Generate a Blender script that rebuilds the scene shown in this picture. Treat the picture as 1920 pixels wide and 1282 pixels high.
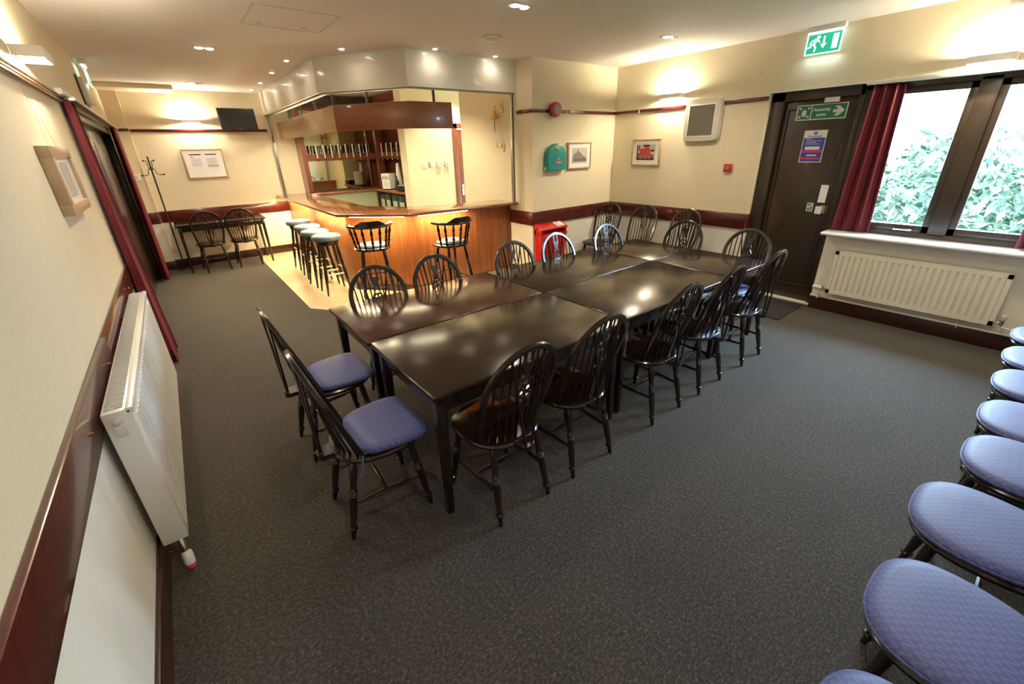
import bpy, bmesh, math, random
from mathutils import Vector, Matrix
PI = math.pi
random.seed(7)
for o in list(bpy.data.objects): bpy.data.objects.remove(o)
SC = bpy.context.scene
COL = SC.collection

# ------------------------------------------------------------ camera
def cam():
    yaw, pit, rol = map(math.radians, (37.445, 22.956, -1.686))
    f = Vector((math.sin(yaw)*math.cos(pit), math.cos(yaw)*math.cos(pit), -math.sin(pit)))
    r = Vector((math.cos(yaw), -math.sin(yaw), 0)); u = r.cross(f)
    c, s = math.cos(rol), math.sin(rol)
    R = c*r + s*u; U = -s*r + c*u
    cd = bpy.data.cameras.new('camera'); co = bpy.data.objects.new('camera', cd); COL.objects.link(co)
    m = Matrix.Identity(4)
    for i in range(3):
        m[i][0] = R[i]; m[i][1] = U[i]; m[i][2] = -f[i]
    m[0][3], m[1][3], m[2][3] = 0.477, 0.0, 1.76
    co.matrix_world = m
    cd.sensor_width = 36; cd.lens = 779.2*36/1920; cd.shift_y = -33/1920; cd.clip_start = .02
    SC.camera = co
cam()
# ------------------------------------------------------------ light levels
SC.view_settings.view_transform = 'Standard'
SC.view_settings.look = 'None'
SC.view_settings.exposure = 0.55
SC.view_settings.gamma = 1.0
SC.view_settings.use_curve_mapping = False
P_SKY = 52.0
P_DOWN = 40.0
P_SPOT = 1.6
P_SCONCE = 52.0
P_BAR = 20.0
P_STRIP = 22.0
WARM = (1.0, .84, .63)
W = bpy.data.worlds.new('sky'); SC.world = W; W.use_nodes = True
bg = W.node_tree.nodes['Background']; bg.inputs[0].default_value = (.52, .76, 1, 1); bg.inputs[1].default_value = P_SKY
# daylight enters through the window: a portal on the opening guides the sky sampling
pl = bpy.data.lights.new('window_portal', 'AREA'); pl.shape = 'RECTANGLE'; pl.size = 1.3; pl.size_y = 1.75
pl.cycles.is_portal = True
po = bpy.data.objects.new('window_portal', pl); COL.objects.link(po)
po.location = (6.12, .62, 1.55); po.rotation_euler = (0, PI/2, 0)

H = 2.76          # ceiling
XR = 5.86         # right wall
YB = 9.17         # back wall

# ------------------------------------------------------------ materials
def mat(name, col=(.5,.5,.5), rough=.6, metal=0, coat=0, emit=None, es=0, sheen=0, spec=None):
    m = bpy.data.materials.new(name); m.use_nodes = True
    b = m.node_tree.nodes['Principled BSDF']
    b.inputs['Base Color'].default_value = (*col, 1); b.inputs['Roughness'].default_value = rough
    b.inputs['Metallic'].default_value = metal; b.inputs['Coat Weight'].default_value = coat
    b.inputs['Coat Roughness'].default_value = .08
    if sheen: b.inputs['Sheen Weight'].default_value = sheen
    if spec is not None: b.inputs['Specular IOR Level'].default_value = spec
    if emit:
        b.inputs['Emission Color'].default_value = (*emit, 1); b.inputs['Emission Strength'].default_value = es
    return m
class N:
    def __init__(s, m): s.m = m; s.t = m.node_tree; s.b = s.t.nodes['Principled BSDF']
    def n(s, typ, **k):
        x = s.t.nodes.new(typ)
        for a, v in k.items():
            if a.startswith('_'): setattr(x, a[1:], v)
            else: x.inputs[a.replace('__', ' ')].default_value = v
        return x
    def l(s, a, b): s.t.links.new(a, b)
    def coord(s, scale=(1,1,1), kind='Object', rot=(0,0,0)):
        tc = s.n('ShaderNodeTexCoord'); mp = s.n('ShaderNodeMapping')
        mp.inputs['Scale'].default_value = scale; mp.inputs['Rotation'].default_value = rot
        s.l(tc.outputs[kind], mp.inputs['Vector']); return mp.outputs['Vector']
    def noise(s, vec, scale, detail=3, rough=.6):
        x = s.n('ShaderNodeTexNoise', Scale=scale, Detail=detail, Roughness=rough); s.l(vec, x.inputs['Vector']); return x.outputs['Fac']
    def ramp(s, fac, stops):
        x = s.n('ShaderNodeValToRGB'); e = x.color_ramp.elements
        while len(e) < len(stops): e.new(.5)
        for i, (p, c) in enumerate(stops): e[i].position = p; e[i].color = (*c, 1)
        s.l(fac, x.inputs['Fac']); return x.outputs['Color']
    def bump(s, h, strength, dist=.01):
        x = s.n('ShaderNodeBump', Strength=strength, Distance=dist); s.l(h, x.inputs['Height']); s.l(x.outputs['Normal'], s.b.inputs['Normal'])
    def base(s, c): s.l(c, s.b.inputs['Base Color'])
def wood(name, c1, c2, scale=(3,3,30), rough=.25, coat=.5, bump=.05, kind='Object'):
    m = mat(name, c1, rough, coat=coat); n = N(m); v = n.coord(scale, kind)
    f = n.noise(v, 2.2, 5, .62); n.base(n.ramp(f, [(.3, c1), (.7, c2)])); n.bump(f, bump, .003); return m
M = {}
def wallpaper(name, c1, c2, bumpy):
    m = mat(name, c1, .75); n = N(m); v = n.coord((60, 60, 22), 'Object')
    f = n.noise(v, 1.6, 4, .7); n.base(n.ramp(f, [(.35, c1), (.65, c2)])); n.bump(f, bumpy, .004); return m
M['wall'] = wallpaper('cream_wallpaper', (.72,.635,.455), (.78,.695,.515), .22)
M['wall_low'] = wallpaper('pale_paint', (.76,.73,.655), (.78,.75,.675), .04)
M['wall_plain'] = wallpaper('cream_paint', (.72,.65,.47), (.74,.67,.49), .03)
M['ceiling'] = wallpaper('ceiling_paint', (.74,.71,.68), (.76,.73,.70), .03)
M['fascia'] = mat('fascia_gloss_paint', (.80,.765,.66), .34, coat=.35)
def carpet():
    m = mat('carpet', (.06,.05,.04), .95, sheen=.15); n = N(m); v = n.coord((1,1,1))
    a = n.noise(v, 62, 8, .95); b = n.noise(v, 1.1, 3, .5); v2 = n.coord((1,2.5,1)); c2 = n.noise(v2, 60, 3, .75)
    mx = n.n('ShaderNodeMath', _operation='MULTIPLY_ADD'); n.l(a, mx.inputs[0]); mx.inputs[1].default_value = .65
    mx2 = n.n('ShaderNodeMath', _operation='MULTIPLY'); n.l(c2, mx2.inputs[0]); mx2.inputs[1].default_value = .4; n.l(mx2.outputs[0], mx.inputs[2])
    col = n.ramp(mx.outputs[0], [(.43, (.003,.0025,.002)), (.53, (.024,.020,.016)), (.62, (.125,.10,.075))])
    mix = n.n('ShaderNodeMix', _data_type='RGBA', _blend_type='MULTIPLY'); mix.inputs['Factor'].default_value = 1
    n.l(col, mix.inputs['A']); r2 = n.ramp(b, [(.3, (.85,.85,.85)), (.7, (1.08,1.07,1.05))]); n.l(r2, mix.inputs['B'])
    n.base(mix.outputs['Result']); n.bump(mx.outputs[0], .6, .01); return m
M['carpet'] = carpet()
def vinyl():
    m = mat('vinyl', (.62,.52,.34), .35); n = N(m); v = n.coord((1,1,1)); f = n.noise(v, 9, 4, .6)
    n.base(n.ramp(f, [(.35, (.58,.49,.31)), (.65, (.64,.55,.37))])); return m
M['vinyl'] = vinyl()
M['rail'] = wood('mahogany_rail', (.055,.008,.007), (.10,.014,.010), (6,6,6), .22, .5)
M['rail_back'] = M['rail']
M['skirting'] = wood('dark_skirting', (.030,.008,.006), (.05,.014,.009), (5,5,5), .3, .3)
M['chair_wood'] = wood('dark_stained_beech', (.008,.0045,.0035), (.018,.009,.007), (8,8,3), .22, .35, .02)
M['table_wood'] = wood('table_top_wood', (.010,.007,.0045), (.024,.012,.007), (2,14,14), .19, .08, .035)
M['table_wood2'] = wood('redder_table_top_wood', (.020,.009,.005), (.055,.018,.009), (2,14,14), .19, .08, .035)
for k_ in ('table_wood', 'table_wood2'): M[k_].node_tree.nodes['Principled BSDF'].inputs['Specular IOR Level'].default_value = .36; M[k_].node_tree.nodes['Principled BSDF'].inputs['Coat Weight'].default_value = 0
M['panel'] = wood('sapele_panel', (.155,.045,.013), (.30,.105,.032), (22,22,.8), .35, .3, .02)
M['counter'] = wood('polished_counter', (.20,.065,.024), (.32,.115,.045), (3,3,3), .14, .8, .02)
M['canopy'] = wood('canopy_veneer', (.20,.062,.020), (.30,.10,.036), (2,2,14), .35, .3, .02)
M['canopy_lit'] = wood('lit_canopy_veneer', (.36,.22,.09), (.48,.31,.14), (2,2,14), .35, .3, .02)  # same veneer with the ceiling spots' light painted into its colour
M['darkbrown'] = wood('dark_brown_door_paint', (.030,.019,.012), (.042,.028,.017), (8,8,2), .38, .2, .02)
M['redbrown'] = wood('red_brown_wood', (.13,.032,.014), (.20,.055,.022), (4,4,2), .3, .4, .02)
M['oak'] = wood('pale_oak', (.42,.29,.17), (.52,.37,.23), (10,10,3), .5, 0, .02)
M['white'] = mat('white_enamel', (.80,.80,.78), .25, coat=.3)
M['cream_enamel'] = mat('cream_enamel', (.76,.72,.62), .28, coat=.3)
M['sill'] = mat('white_gloss_sill', (.85,.85,.85), .15, coat=.5)
M['plastic'] = mat('white_plastic', (.78,.76,.70), .4)
M['grey'] = mat('grey_plastic', (.45,.44,.42), .5)
M['ivory'] = mat('ivory_plastic', (.62,.58,.48), .45)
M['mesh_grey'] = mat('grille_grey', (.10,.092,.07), .6)
M['bar_grey'] = mat('grille_bar_grey', (.25,.23,.18), .6)
M['black'] = mat('black_plastic', (.008,.008,.009), .4)
M['metal_black'] = mat('black_metal', (.015,.014,.013), .35, metal=.3)
M['chrome'] = mat('chrome', (.75,.75,.75), .15, metal=1)
M['guide'] = mat('painted_guide_grey', (.33,.32,.30), .6)
M['steel'] = mat('satin_steel', (.55,.55,.55), .3, metal=1)
M['brass'] = mat('brass', (.70,.47,.13), .25, metal=1)
M['bronze'] = mat('bronze_tube', (.30,.17,.08), .25, metal=.9)
M['red'] = mat('red_plastic', (.55,.008,.008), .28, coat=.3)
M['teal'] = mat('teal_plastic', (.004,.26,.27), .3, coat=.3)
M['yellow'] = mat('yellow_plastic', (.75,.50,.02), .4)
M['paper'] = mat('paper', (.82,.82,.80), .6)
M['green'] = mat('sign_green', (.01,.19,.10), .45)
M['signwhite'] = mat('sign_white', (.75,.75,.72), .45)
M['signblue'] = mat('sign_blue', (.03,.06,.40), .45)
M['signred'] = mat('sign_red', (.60,.04,.07), .45)
M['ink'] = mat('ink', (.03,.03,.04), .6)
M['plum'] = mat('plum_ink', (.10,.03,.06), .6)
M['lilac'] = mat('lilac_ink', (.48,.45,.55), .6)
M['print_grey'] = mat('print_grey', (.22,.19,.19), .5)
M['print_tan'] = mat('print_tan', (.55,.50,.44), .5)
M['print_red'] = mat('print_red', (.50,.05,.05), .5)
M['seam'] = mat('seam_line', (.58,.53,.46), .7)
M['leftdoor'] = wood('dark_red_door_wood', (.020,.007,.005), (.032,.011,.007), (6,6,2), .35, .2, .02)
M['palegreen'] = mat('pale_green_laminate', (.42,.46,.32), .4)
M['darkgreen'] = mat('dark_cooler_green', (.012,.025,.02), .3)
M['rung'] = mat('worn_pale_rung', (.70,.66,.55), .3, metal=.2)
M['emit_down'] = mat('lamp_glow', (1,1,1), .5, emit=(1,.90,.74), es=45)
M['emit_cool'] = mat('exit_tube_glow', (1,1,1), .5, emit=(.80,.95,1), es=7)
M['emit_warm'] = mat('strip_lamp_glow', (1,1,1), .5, emit=(1,.72,.36), es=14)
M['emit_green'] = mat('lit_sign_green', (.01,.35,.22), .4, emit=(.01,.50,.28), es=.55)
M['emit_white'] = mat('lit_sign_white', (.8,.9,.9), .4, emit=(.80,1,.97), es=.75)
def velvet():
    m = mat('crimson_velvet', (.17,.006,.016), .75, sheen=.22); m.node_tree.nodes['Principled BSDF'].inputs['Sheen Tint'].default_value = (1,.25,.35,1)
    n = N(m); v = n.coord((1,1,.4)); f = n.noise(v, 8, 3, .5); n.base(n.ramp(f, [(.3,(.085,.003,.009)), (.7,(.145,.005,.016))])); return m
M['velvet'] = velvet()
def fabric(name, c1, c2, tri=34):
    m = mat(name, c1, .55, sheen=.18); n = N(m)
    tc = n.n('ShaderNodeTexCoord'); sp = n.n('ShaderNodeSeparateXYZ'); n.l(tc.outputs['Object'], sp.inputs[0])
    def mth(op, a, b=None):
        x = n.n('ShaderNodeMath', _operation=op)
        for i, q in enumerate((a, b)):
            if q is None: continue
            if isinstance(q, (int, float)): x.inputs[i].default_value = q
            else: n.l(q, x.inputs[i])
        return x.outputs[0]
    u = mth('FRACT', mth('MULTIPLY', sp.outputs['X'], tri)); w = mth('FRACT', mth('MULTIPLY', sp.outputs['Y'], tri))
    a = mth('MULTIPLY', mth('ABSOLUTE', mth('SUBTRACT', u, .5)), 2.0)
    e = mth('ABSOLUTE', mth('SUBTRACT', a, w)); t = mth('LESS_THAN', e, .22)
    mix = n.n('ShaderNodeMix', _data_type='RGBA'); n.l(t, mix.inputs['Factor'])
    mix.inputs['A'].default_value = (*c1, 1); mix.inputs['B'].default_value = (*c2, 1); n.base(mix.outputs['Result'])
    v = n.coord((1,1,1)); f = n.noise(v, 600, 2, .5); n.bump(f, .15, .002); return m
M['blue'] = fabric('blue_seat_fabric', (.036,.050,.19), (.060,.082,.27))
M['stool_fabric'] = fabric('grey_blue_stool_fabric', (.055,.08,.12), (.10,.135,.19), 60)
def mixglass(name, tint, fac, rough=.02):
    m = bpy.data.materials.new(name); m.use_nodes = True; t = m.node_tree; t.nodes.clear()
    o = t.nodes.new('ShaderNodeOutputMaterial'); mx = t.nodes.new('ShaderNodeMixShader'); tr = t.nodes.new('ShaderNodeBsdfTransparent')
    g = t.nodes.new('ShaderNodeBsdfGlossy'); g.inputs['Roughness'].default_value = rough; tr.inputs[0].default_value = (*tint, 1)
    fr = t.nodes.new('ShaderNodeLayerWeight'); fr.inputs['Blend'].default_value = fac
    t.links.new(fr.outputs['Fresnel'], mx.inputs[0]); t.links.new(tr.outputs[0], mx.inputs[1]); t.links.new(g.outputs[0], mx.inputs[2]); t.links.new(mx.outputs[0], o.inputs[0]); return m
M['pane'] = mixglass('window_glass', (.97,.98,.98), .12)
M['glass'] = mixglass('drinking_glass', (.90,.92,.90), .42)
M['mirror'] = mat('bronze_mirror', (.50,.46,.33), .03, metal=1)
def leafmat():
    m = mat('leaf', (.20,.34,.18), .5); n = N(m); v = n.coord((1,1,1)); f = n.noise(v, 3, 2, .5)
    n.base(n.ramp(f, [(.3,(.035,.062,.040)), (.7,(.105,.145,.10))])); n.b.inputs['Subsurface Weight'].default_value = 0; return m
M['leaf'] = leafmat()
M['grass'] = mat('grass', (.14,.22,.08), .9)

# ------------------------------------------------------------ mesh builder
class MB:
    def __init__(s): s.v = []; s.f = []
    def add(s, vs, fs):
        k = len(s.v); s.v += [tuple(v) for v in vs]; s.f += [tuple(i+k for i in f) for f in fs]; return s
    def box(s, x0, x1, y0, y1, z0, z1, mt=None):
        vs = [Vector((x, y, z)) for z in (z0, z1) for y in (y0, y1) for x in (x0, x1)]
        if mt: vs = [mt @ v for v in vs]
        return s.add(vs, [(0,2,3,1), (4,5,7,6), (0,1,5,4), (2,6,7,3), (0,4,6,2), (1,3,7,5)])
    def quad(s, *p): return s.add(p, [tuple(range(len(p)))])
    def turned(s, p0, p1, prof, n=12):
        p0, p1 = Vector(p0), Vector(p1); d = (p1-p0); a = d.normalized()
        t = Vector((0,0,1)) if abs(a.z) < .9 else Vector((1,0,0)); u = a.cross(t).normalized(); w = a.cross(u)
        vs = []; fs = []
        for tt, r in prof:
            c = p0 + d*tt
            for i in range(n):
                an = 2*PI*i/n; vs.append(c + (u*math.cos(an) + w*math.sin(an))*r)
        for j in range(len(prof)-1):
            for i in range(n):
                i2 = (i+1) % n; fs.append((j*n+i, j*n+i2, (j+1)*n+i2, (j+1)*n+i))
        fs.append(tuple(range(n))[::-1]); fs.append(tuple((len(prof)-1)*n+i for i in range(n)))
        return s.add(vs, fs)
    def cyl(s, p0, p1, r0, r1=None, n=12): return s.turned(p0, p1, [(0, r0), (1, r0 if r1 is None else r1)], n)
    def prism(s, poly, z0, z1, mt=None):
        n = len(poly); vs = [Vector((x, y, z0)) for x, y in poly] + [Vector((x, y, z1)) for x, y in poly]
        if mt: vs = [mt @ v for v in vs]
        fs = [tuple(range(n))[::-1], tuple(range(n, 2*n))] + [(i, (i+1) % n, n+(i+1) % n, n+i) for i in range(n)]
        return s.add(vs, fs)
    def layered(s, rings):      # list of closed loops of equal length, capped
        n = len(rings[0]); vs = [p for r in rings for p in r]; fs = []
        for j in range(len(rings)-1):
            for i in range(n): fs.append((j*n+i, j*n+(i+1) % n, (j+1)*n+(i+1) % n, (j+1)*n+i))
        fs.append(tuple(range(n))[::-1]); fs.append(tuple((len(rings)-1)*n+i for i in range(n))); return s.add(vs, fs)
    def tube(s, path, r, n=8, closed=False, ref=None, flat=None):
        P = [Vector(p) for p in path]; m = len(P); vs = []; fs = []
        for j, p in enumerate(P):
            if closed: d = P[(j+1) % m] - P[j-1]
            else: d = P[min(j+1, m-1)] - P[max(j-1, 0)]
            d.normalize(); rf = Vector(ref) if ref else (Vector((0,0,1)) if abs(d.z) < .9 else Vector((1,0,0)))
            u = d.cross(rf).normalized(); w = d.cross(u).normalized()
            for i in range(n):
                an = 2*PI*(i+.5)/n; cu, cw = math.cos(an), math.sin(an)
                if flat:
                    e = .45; cu = math.copysign(abs(cu)**e, cu)*flat[0]; cw = math.copysign(abs(cw)**e, cw)*flat[1]; vs.append(p + u*cu + w*cw)
                else: vs.append(p + (u*cu + w*cw)*r)
        for j in range(m if closed else m-1):
            for i in range(n): fs.append((j*n+i, j*n+(i+1) % n, ((j+1) % m)*n+(i+1) % n, ((j+1) % m)*n+i))
        if not closed: fs.append(tuple(range(n))[::-1]); fs.append(tuple((m-1)*n+i for i in range(n)))
        return s.add(vs, fs)
    def build(s, name, m, parent=None, loc=None, rot=None, bevel=0, smooth=40, seg=2):
        me = bpy.data.meshes.new(name); me.from_pydata(s.v, [], s.f); me.update()
        b = bmesh.new(); b.from_mesh(me); bmesh.ops.recalc_face_normals(b, faces=b.faces)
        if bevel:
            es = [e for e in b.edges if e.is_manifold and e.calc_face_angle(0) > .6]
            bmesh.ops.bevel(b, geom=es, offset=bevel, segments=seg, affect='EDGES', profile=.5, clamp_overlap=True)
        b.to_mesh(me); b.free()
        if smooth:
            me.shade_smooth(); me.set_sharp_from_angle(angle=math.radians(smooth))
        me.materials.append(M[m] if isinstance(m, str) else m)
        o = bpy.data.objects.new(name, me); COL.objects.link(o)
        if parent: o.parent = parent
        if loc: o.location = loc
        if rot: o.rotation_euler = rot
        return o
def box(name, m, x0, x1, y0, y1, z0, z1, parent=None, bevel=0, **k):
    return MB().box(min(x0,x1), max(x0,x1), min(y0,y1), max(y0,y1), min(z0,z1), max(z0,z1)).build(name, m, parent, bevel=bevel, **k)
def tag(o, label=None, cat=None, group=None, kind=None):
    if label: o['label'] = label
    if cat: o['category'] = cat
    if group: o['group'] = group
    if kind: o['kind'] = kind
    return o
def struct(o): o['kind'] = 'structure'; return o
def thing(name, label, cat, loc=(0,0,0), rz=0, group=None):
    o = bpy.data.objects.new(name, None); COL.objects.link(o); o.location = loc; o.rotation_euler = (0,0,rz); o.empty_display_size = .1
    return tag(o, label, cat, group)
def copy_tree(o, parent=None):
    c = o.copy(); COL.objects.link(c)
    if parent: c.parent = parent
    for ch in list(o.children): copy_tree(ch, c)
    return c
def light(kind, name, parent, loc, energy, color=WARM, rot=(0,0,0), **k):
    l = bpy.data.lights.new(name, kind); l.energy = energy; l.color = color
    for a, v in k.items(): setattr(l, a, v)
    o = bpy.data.objects.new(name, l); COL.objects.link(o); o.parent = parent; o.location = loc; o.rotation_euler = rot; return o
def text_mesh(body, size, ext=.0006, bold=0):
    cu = bpy.data.curves.new('t', 'FONT'); cu.body = body; cu.size = size; cu.extrude = ext; cu.align_x = 'CENTER'; cu.align_y = 'CENTER'; cu.offset = bold
    o = bpy.data.objects.new('t', cu); COL.objects.link(o); bpy.context.view_layer.update()
    me = bpy.data.meshes.new_from_object(o.evaluated_get(bpy.context.evaluated_depsgraph_get())); bpy.data.objects.remove(o); return me
def text(name, body, size, m, parent, mt, bold=0):
    me = text_mesh(body, size, bold=bold); me.transform(mt); me.materials.clear(); me.materials.append(M[m])
    o = bpy.data.objects.new(name, me); COL.objects.link(o); o.parent = parent; return o

# ------------------------------------------------------------ room shell
# bar floor is vinyl, the rest carpet
vin = [(1.45,9.17), (1.45,5.37), (2.30,4.22), (4.26,4.22), (4.26,6.1), (6.2,6.1), (6.2,7.2), (4.26,7.2), (4.26,9.17)]
def flat(name, m, poly, z0, z1): return struct(MB().prism(poly, z0, z1).build(name, m, smooth=0))
flat('floor', 'carpet', [(-.3,-.75), (6.4,-.75), (6.4,4.22), (2.30,4.22), (1.45,5.37), (1.45,9.4), (-.3,9.4)], -.1, 0)
flat('floor', 'vinyl', [(1.45,9.4), (1.45,5.37), (2.30,4.22), (6.4,4.22), (6.4,9.4)], -.1, 0)
struct(box('ceiling', 'ceiling', -.3, 6.4, -.75, 9.4, H, H+.1, smooth=0))
def wall(name, *boxes):   # each box: x0,x1,y0,y1; split at dado height into two papers
    up = MB(); lo = MB()
    for b in boxes:
        x0, x1, y0, y1 = b[:4]; z0 = b[4] if len(b) > 4 else 0; z1 = b[5] if len(b) > 5 else H
        if z0 < .86: lo.box(x0, x1, y0, y1, z0, min(z1, .86))
        if z1 > .86: up.box(x0, x1, y0, y1, max(z0, .86), z1)
    o = None
    if up.v: o = struct(up.build(name, 'wall', smooth=0))
    if lo.v:
        p = struct(lo.build(name, 'wall_low', smooth=0))
wall('wall_left', (-.12,0,-.75,4.95), (-.12,0,8.55,9.4), (-.12,0,4.95,8.55,2.17,H))
struct(box('wall_left', 'darkbrown', -.3, -.22, 4.9, 8.6, 0, 2.3, smooth=0))
wall('wall_back', (-.12,2.17,YB,9.4)); struct(box('wall_back', 'wall_plain', 2.17, 4.4, YB, 9.4, 0, H, smooth=0))
wall('wall_back', (0,.2,9.09,YB))
wall('wall_right', (XR,6.1,2.30,4.4), (XR,6.1,-.75,1.45,0,.84), (XR,6.1,-.75,2.30,2.24,H), (XR,6.1,-.75,-.30))
wall('wall_front', (-.12,6.1,-.75,-.65))
wall('wall_short', (4.26,6.1,4.4,4.55), (4.26,4.4,4.55,6.1)); struct(box('wall_short', 'wall_plain', 4.2595, 4.27, 5.0, 6.1, 0, H, smooth=0))
struct(box('wall_bar', 'wall_plain', 3.82, 4.74, 7.2, 7.46, 0, H, smooth=0))
struct(box('wall_bar', 'wall_plain', 4.74, 6.2, 7.2, 7.46, 2.2, H, smooth=0))
struct(box('wall_bar', 'wall_plain', 4.25, 4.35, 7.46, 9.17, 0, H, smooth=0))
struct(box('wall_passage', 'wall_plain', 6.1, 6.2, 4.4, 7.4, 0, H, smooth=0))
struct(box('wall_passage', 'wall_plain', 4.4, 6.1, 6.1, 6.2, 0, H, smooth=0))
# dado and picture rails
def rail(name, x0, x1, y0, y1, z0, z1, m='rail', bevel=.006): return struct(box(name, m, x0, x1, y0, y1, z0, z1, bevel=bevel))
rail('trim_1', 0, .024, -.65, 2.75, .77, .952); rail('trim_2', 0, .018, 2.76, 4.72, .775, .95)
rail('trim_3', .2, 2.17, YB-.022, YB, .77, .952); rail('trim_4', 0, .2, 9.068, 9.09, .77, .952)
rail('trim_5', 4.238, 4.26, 4.4, 4.90, .77, .952); rail('trim_6', 4.238, XR, 4.378, 4.4, .77, .952)
rail('trim_7', XR-.022, XR, 2.30, 4.4, .77, .952); rail('trim_8', XR, 5.96, 2.278, 2.30, .77, .952)
rail('trim_9', .2, 2.10, YB-.016, YB, 2.15, 2.19, bevel=.004); rail('trim_10', 0, .2, 9.074, 9.09, 2.155, 2.195, bevel=.004)
rail('trim_11', 4.244, 4.26, 4.4, 4.70, 2.165, 2.205, bevel=.004); rail('trim_12', 4.244, XR, 4.384, 4.4, 2.165, 2.205, bevel=.004)
rail('trim_13', XR-.016, XR, 2.30, 4.4, 2.165, 2.205, bevel=.004)
for z, r in ((2.200,.009), (2.178,.006), (2.158,.009)):
    struct(MB().cyl((.018,-.6,z), (.018,4.62,z), r, n=8).build('trim_14', 'bronze'))
for nm, b in (('left', (0,.018,-.65,4.95)), ('left', (0,.018,8.55,9.09)), ('back', (.2,2.17,YB-.018,YB)), ('back', (0,.2,9.072,9.09)), ('right', (XR-.018,XR,2.3,4.4)),
              ('right', (XR-.018,XR,-.65,1.45)), ('short', (4.26,XR,4.382,4.4)), ('short', (4.242,4.26,4.4,4.9)), ('front', (0,XR,-.65,-.632)), ('right', (XR,5.97,2.282,2.30))):
    struct(box('baseboard_'+nm, 'skirting', *b, 0, .142, bevel=.005))
# little screws of the dado rail
sc = MB()
for x in (.6,1.25,1.95): sc.cyl((x,YB-.026,.90), (x,YB-.02,.90), .006, n=6)
for y in (2.7,3.3,3.9): sc.cyl((XR-.028,y,.91), (XR-.02,y,.91), .006, n=6); sc.cyl((XR-.028,y,.81), (XR-.02,y,.81), .006, n=6)
for x in (4.5,5.1): sc.cyl((x,4.372,.9), (x,4.38,.9), .006, n=6)
for y in (.9,1.9,2.6,3.4,4.2): sc.cyl((.022,y,.86), (.029,y,.86), .006, n=6)
struct(sc.build('trim_15', 'brass'))
# service boxing at the ceiling over the back left corner
struct(box('trim_16', 'wall', 0, .88, 8.66, YB, H-.06, H, bevel=.004))
# access hatch outline
h = MB(); a, b, c, d = 1.27, 1.88, 3.96, 4.56
for q in ((a,b,c,c+.008), (a,b,d,d+.008), (a,a+.008,c,d), (b,b+.008,c,d)): h.box(q[0], q[1], q[2], q[3], H-.003, H+.01)
h.box(1.37, 1.41, 4.47, 4.485, H-.006, H); h.box(1.72, 1.76, 4.47, 4.485, H-.006, H)
struct(h.build('trim_17', 'seam', smooth=0))

# dropped fascia over the bar, with its grille housing behind
def offset_poly(P, d):
    out = []
    for i, p in enumerate(P):
        p = Vector((*p, 0)); ns = []
        for j in (i-1, i):
            if 0 <= j < len(P)-1:
                e = Vector((*P[j+1], 0)) - Vector((*P[j], 0)); e.normalize(); ns.append(Vector((-e.y, e.x, 0)))
        n = sum(ns, Vector())
        n.normalize(); k = d / max(.3, n.dot(ns[0])); out.append((p.x+n.x*k, p.y+n.y*k))
    return out
FA = [(2.10,9.17), (2.10,5.70), (2.78,4.73), (4.26,4.71)]
def wallstrip(P, t, z0, z1, mb):
    Q = offset_poly(P, t)
    for i in range(len(P)-1): mb.prism([P[i], P[i+1], Q[i+1], Q[i]], z0, z1)
    return mb
struct(wallstrip(FA, .14, 2.41, H, MB()).build('wall_fascia', 'fascia', smooth=0))
struct(wallstrip(offset_poly(FA, .04), .05, 2.398, 2.41, MB()).build('trim_18', 'guide', smooth=0))

# ------------------------------------------------------------ door on the right, windows
d3 = MB()
d3.box(5.93, 6.02, 2.16, 2.299, 0, 2.24).box(5.93, 6.02, 1.46, 2.299, 2.14, 2.24).box(5.93, 6.02, 1.455, 1.50, 0, 2.24)
struct(d3.build('trim_19', 'darkbrown', bevel=.004))
dl = struct(box('door_1', 'darkbrown', 5.965, 6.01, 1.50, 2.16, .02, 2.14, bevel=.003))
box('door_panel', 'darkbrown', 5.956, 5.966, 1.58, 2.09, .22, 2.04, dl, bevel=.004)
fr = MB()
for q in ((1.545,2.125,2.055,2.07), (1.545,2.125,.19,.205)): fr.box(5.953, 5.966, q[0], q[1], q[2], q[3])
for y in (1.545, 2.11): fr.box(5.953, 5.966, y, y+.012, .19, 2.07)
fr.build('door_moulding', 'darkbrown', dl, bevel=.003)
box('door_closer', 'plastic', 5.925, 5.955, 1.66, 1.79, 2.10, 2.145, dl, bevel=.003)
box('door_lever_plate', 'steel', 5.955, 5.966, 1.54, 1.60, 1.02, 1.10, dl)
struct(box('trim_20', 'cream_enamel', 5.90, 6.03, 1.46, 2.299, 0, .022, bevel=.006))
tag(box('door_mat', mat('dark_mat', (.018,.018,.018), .95), 5.18, 5.85, 1.50, 2.30, .0005, .010, bevel=.003), 'dark flat door mat on the carpet before the fire door', 'mat')
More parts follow.
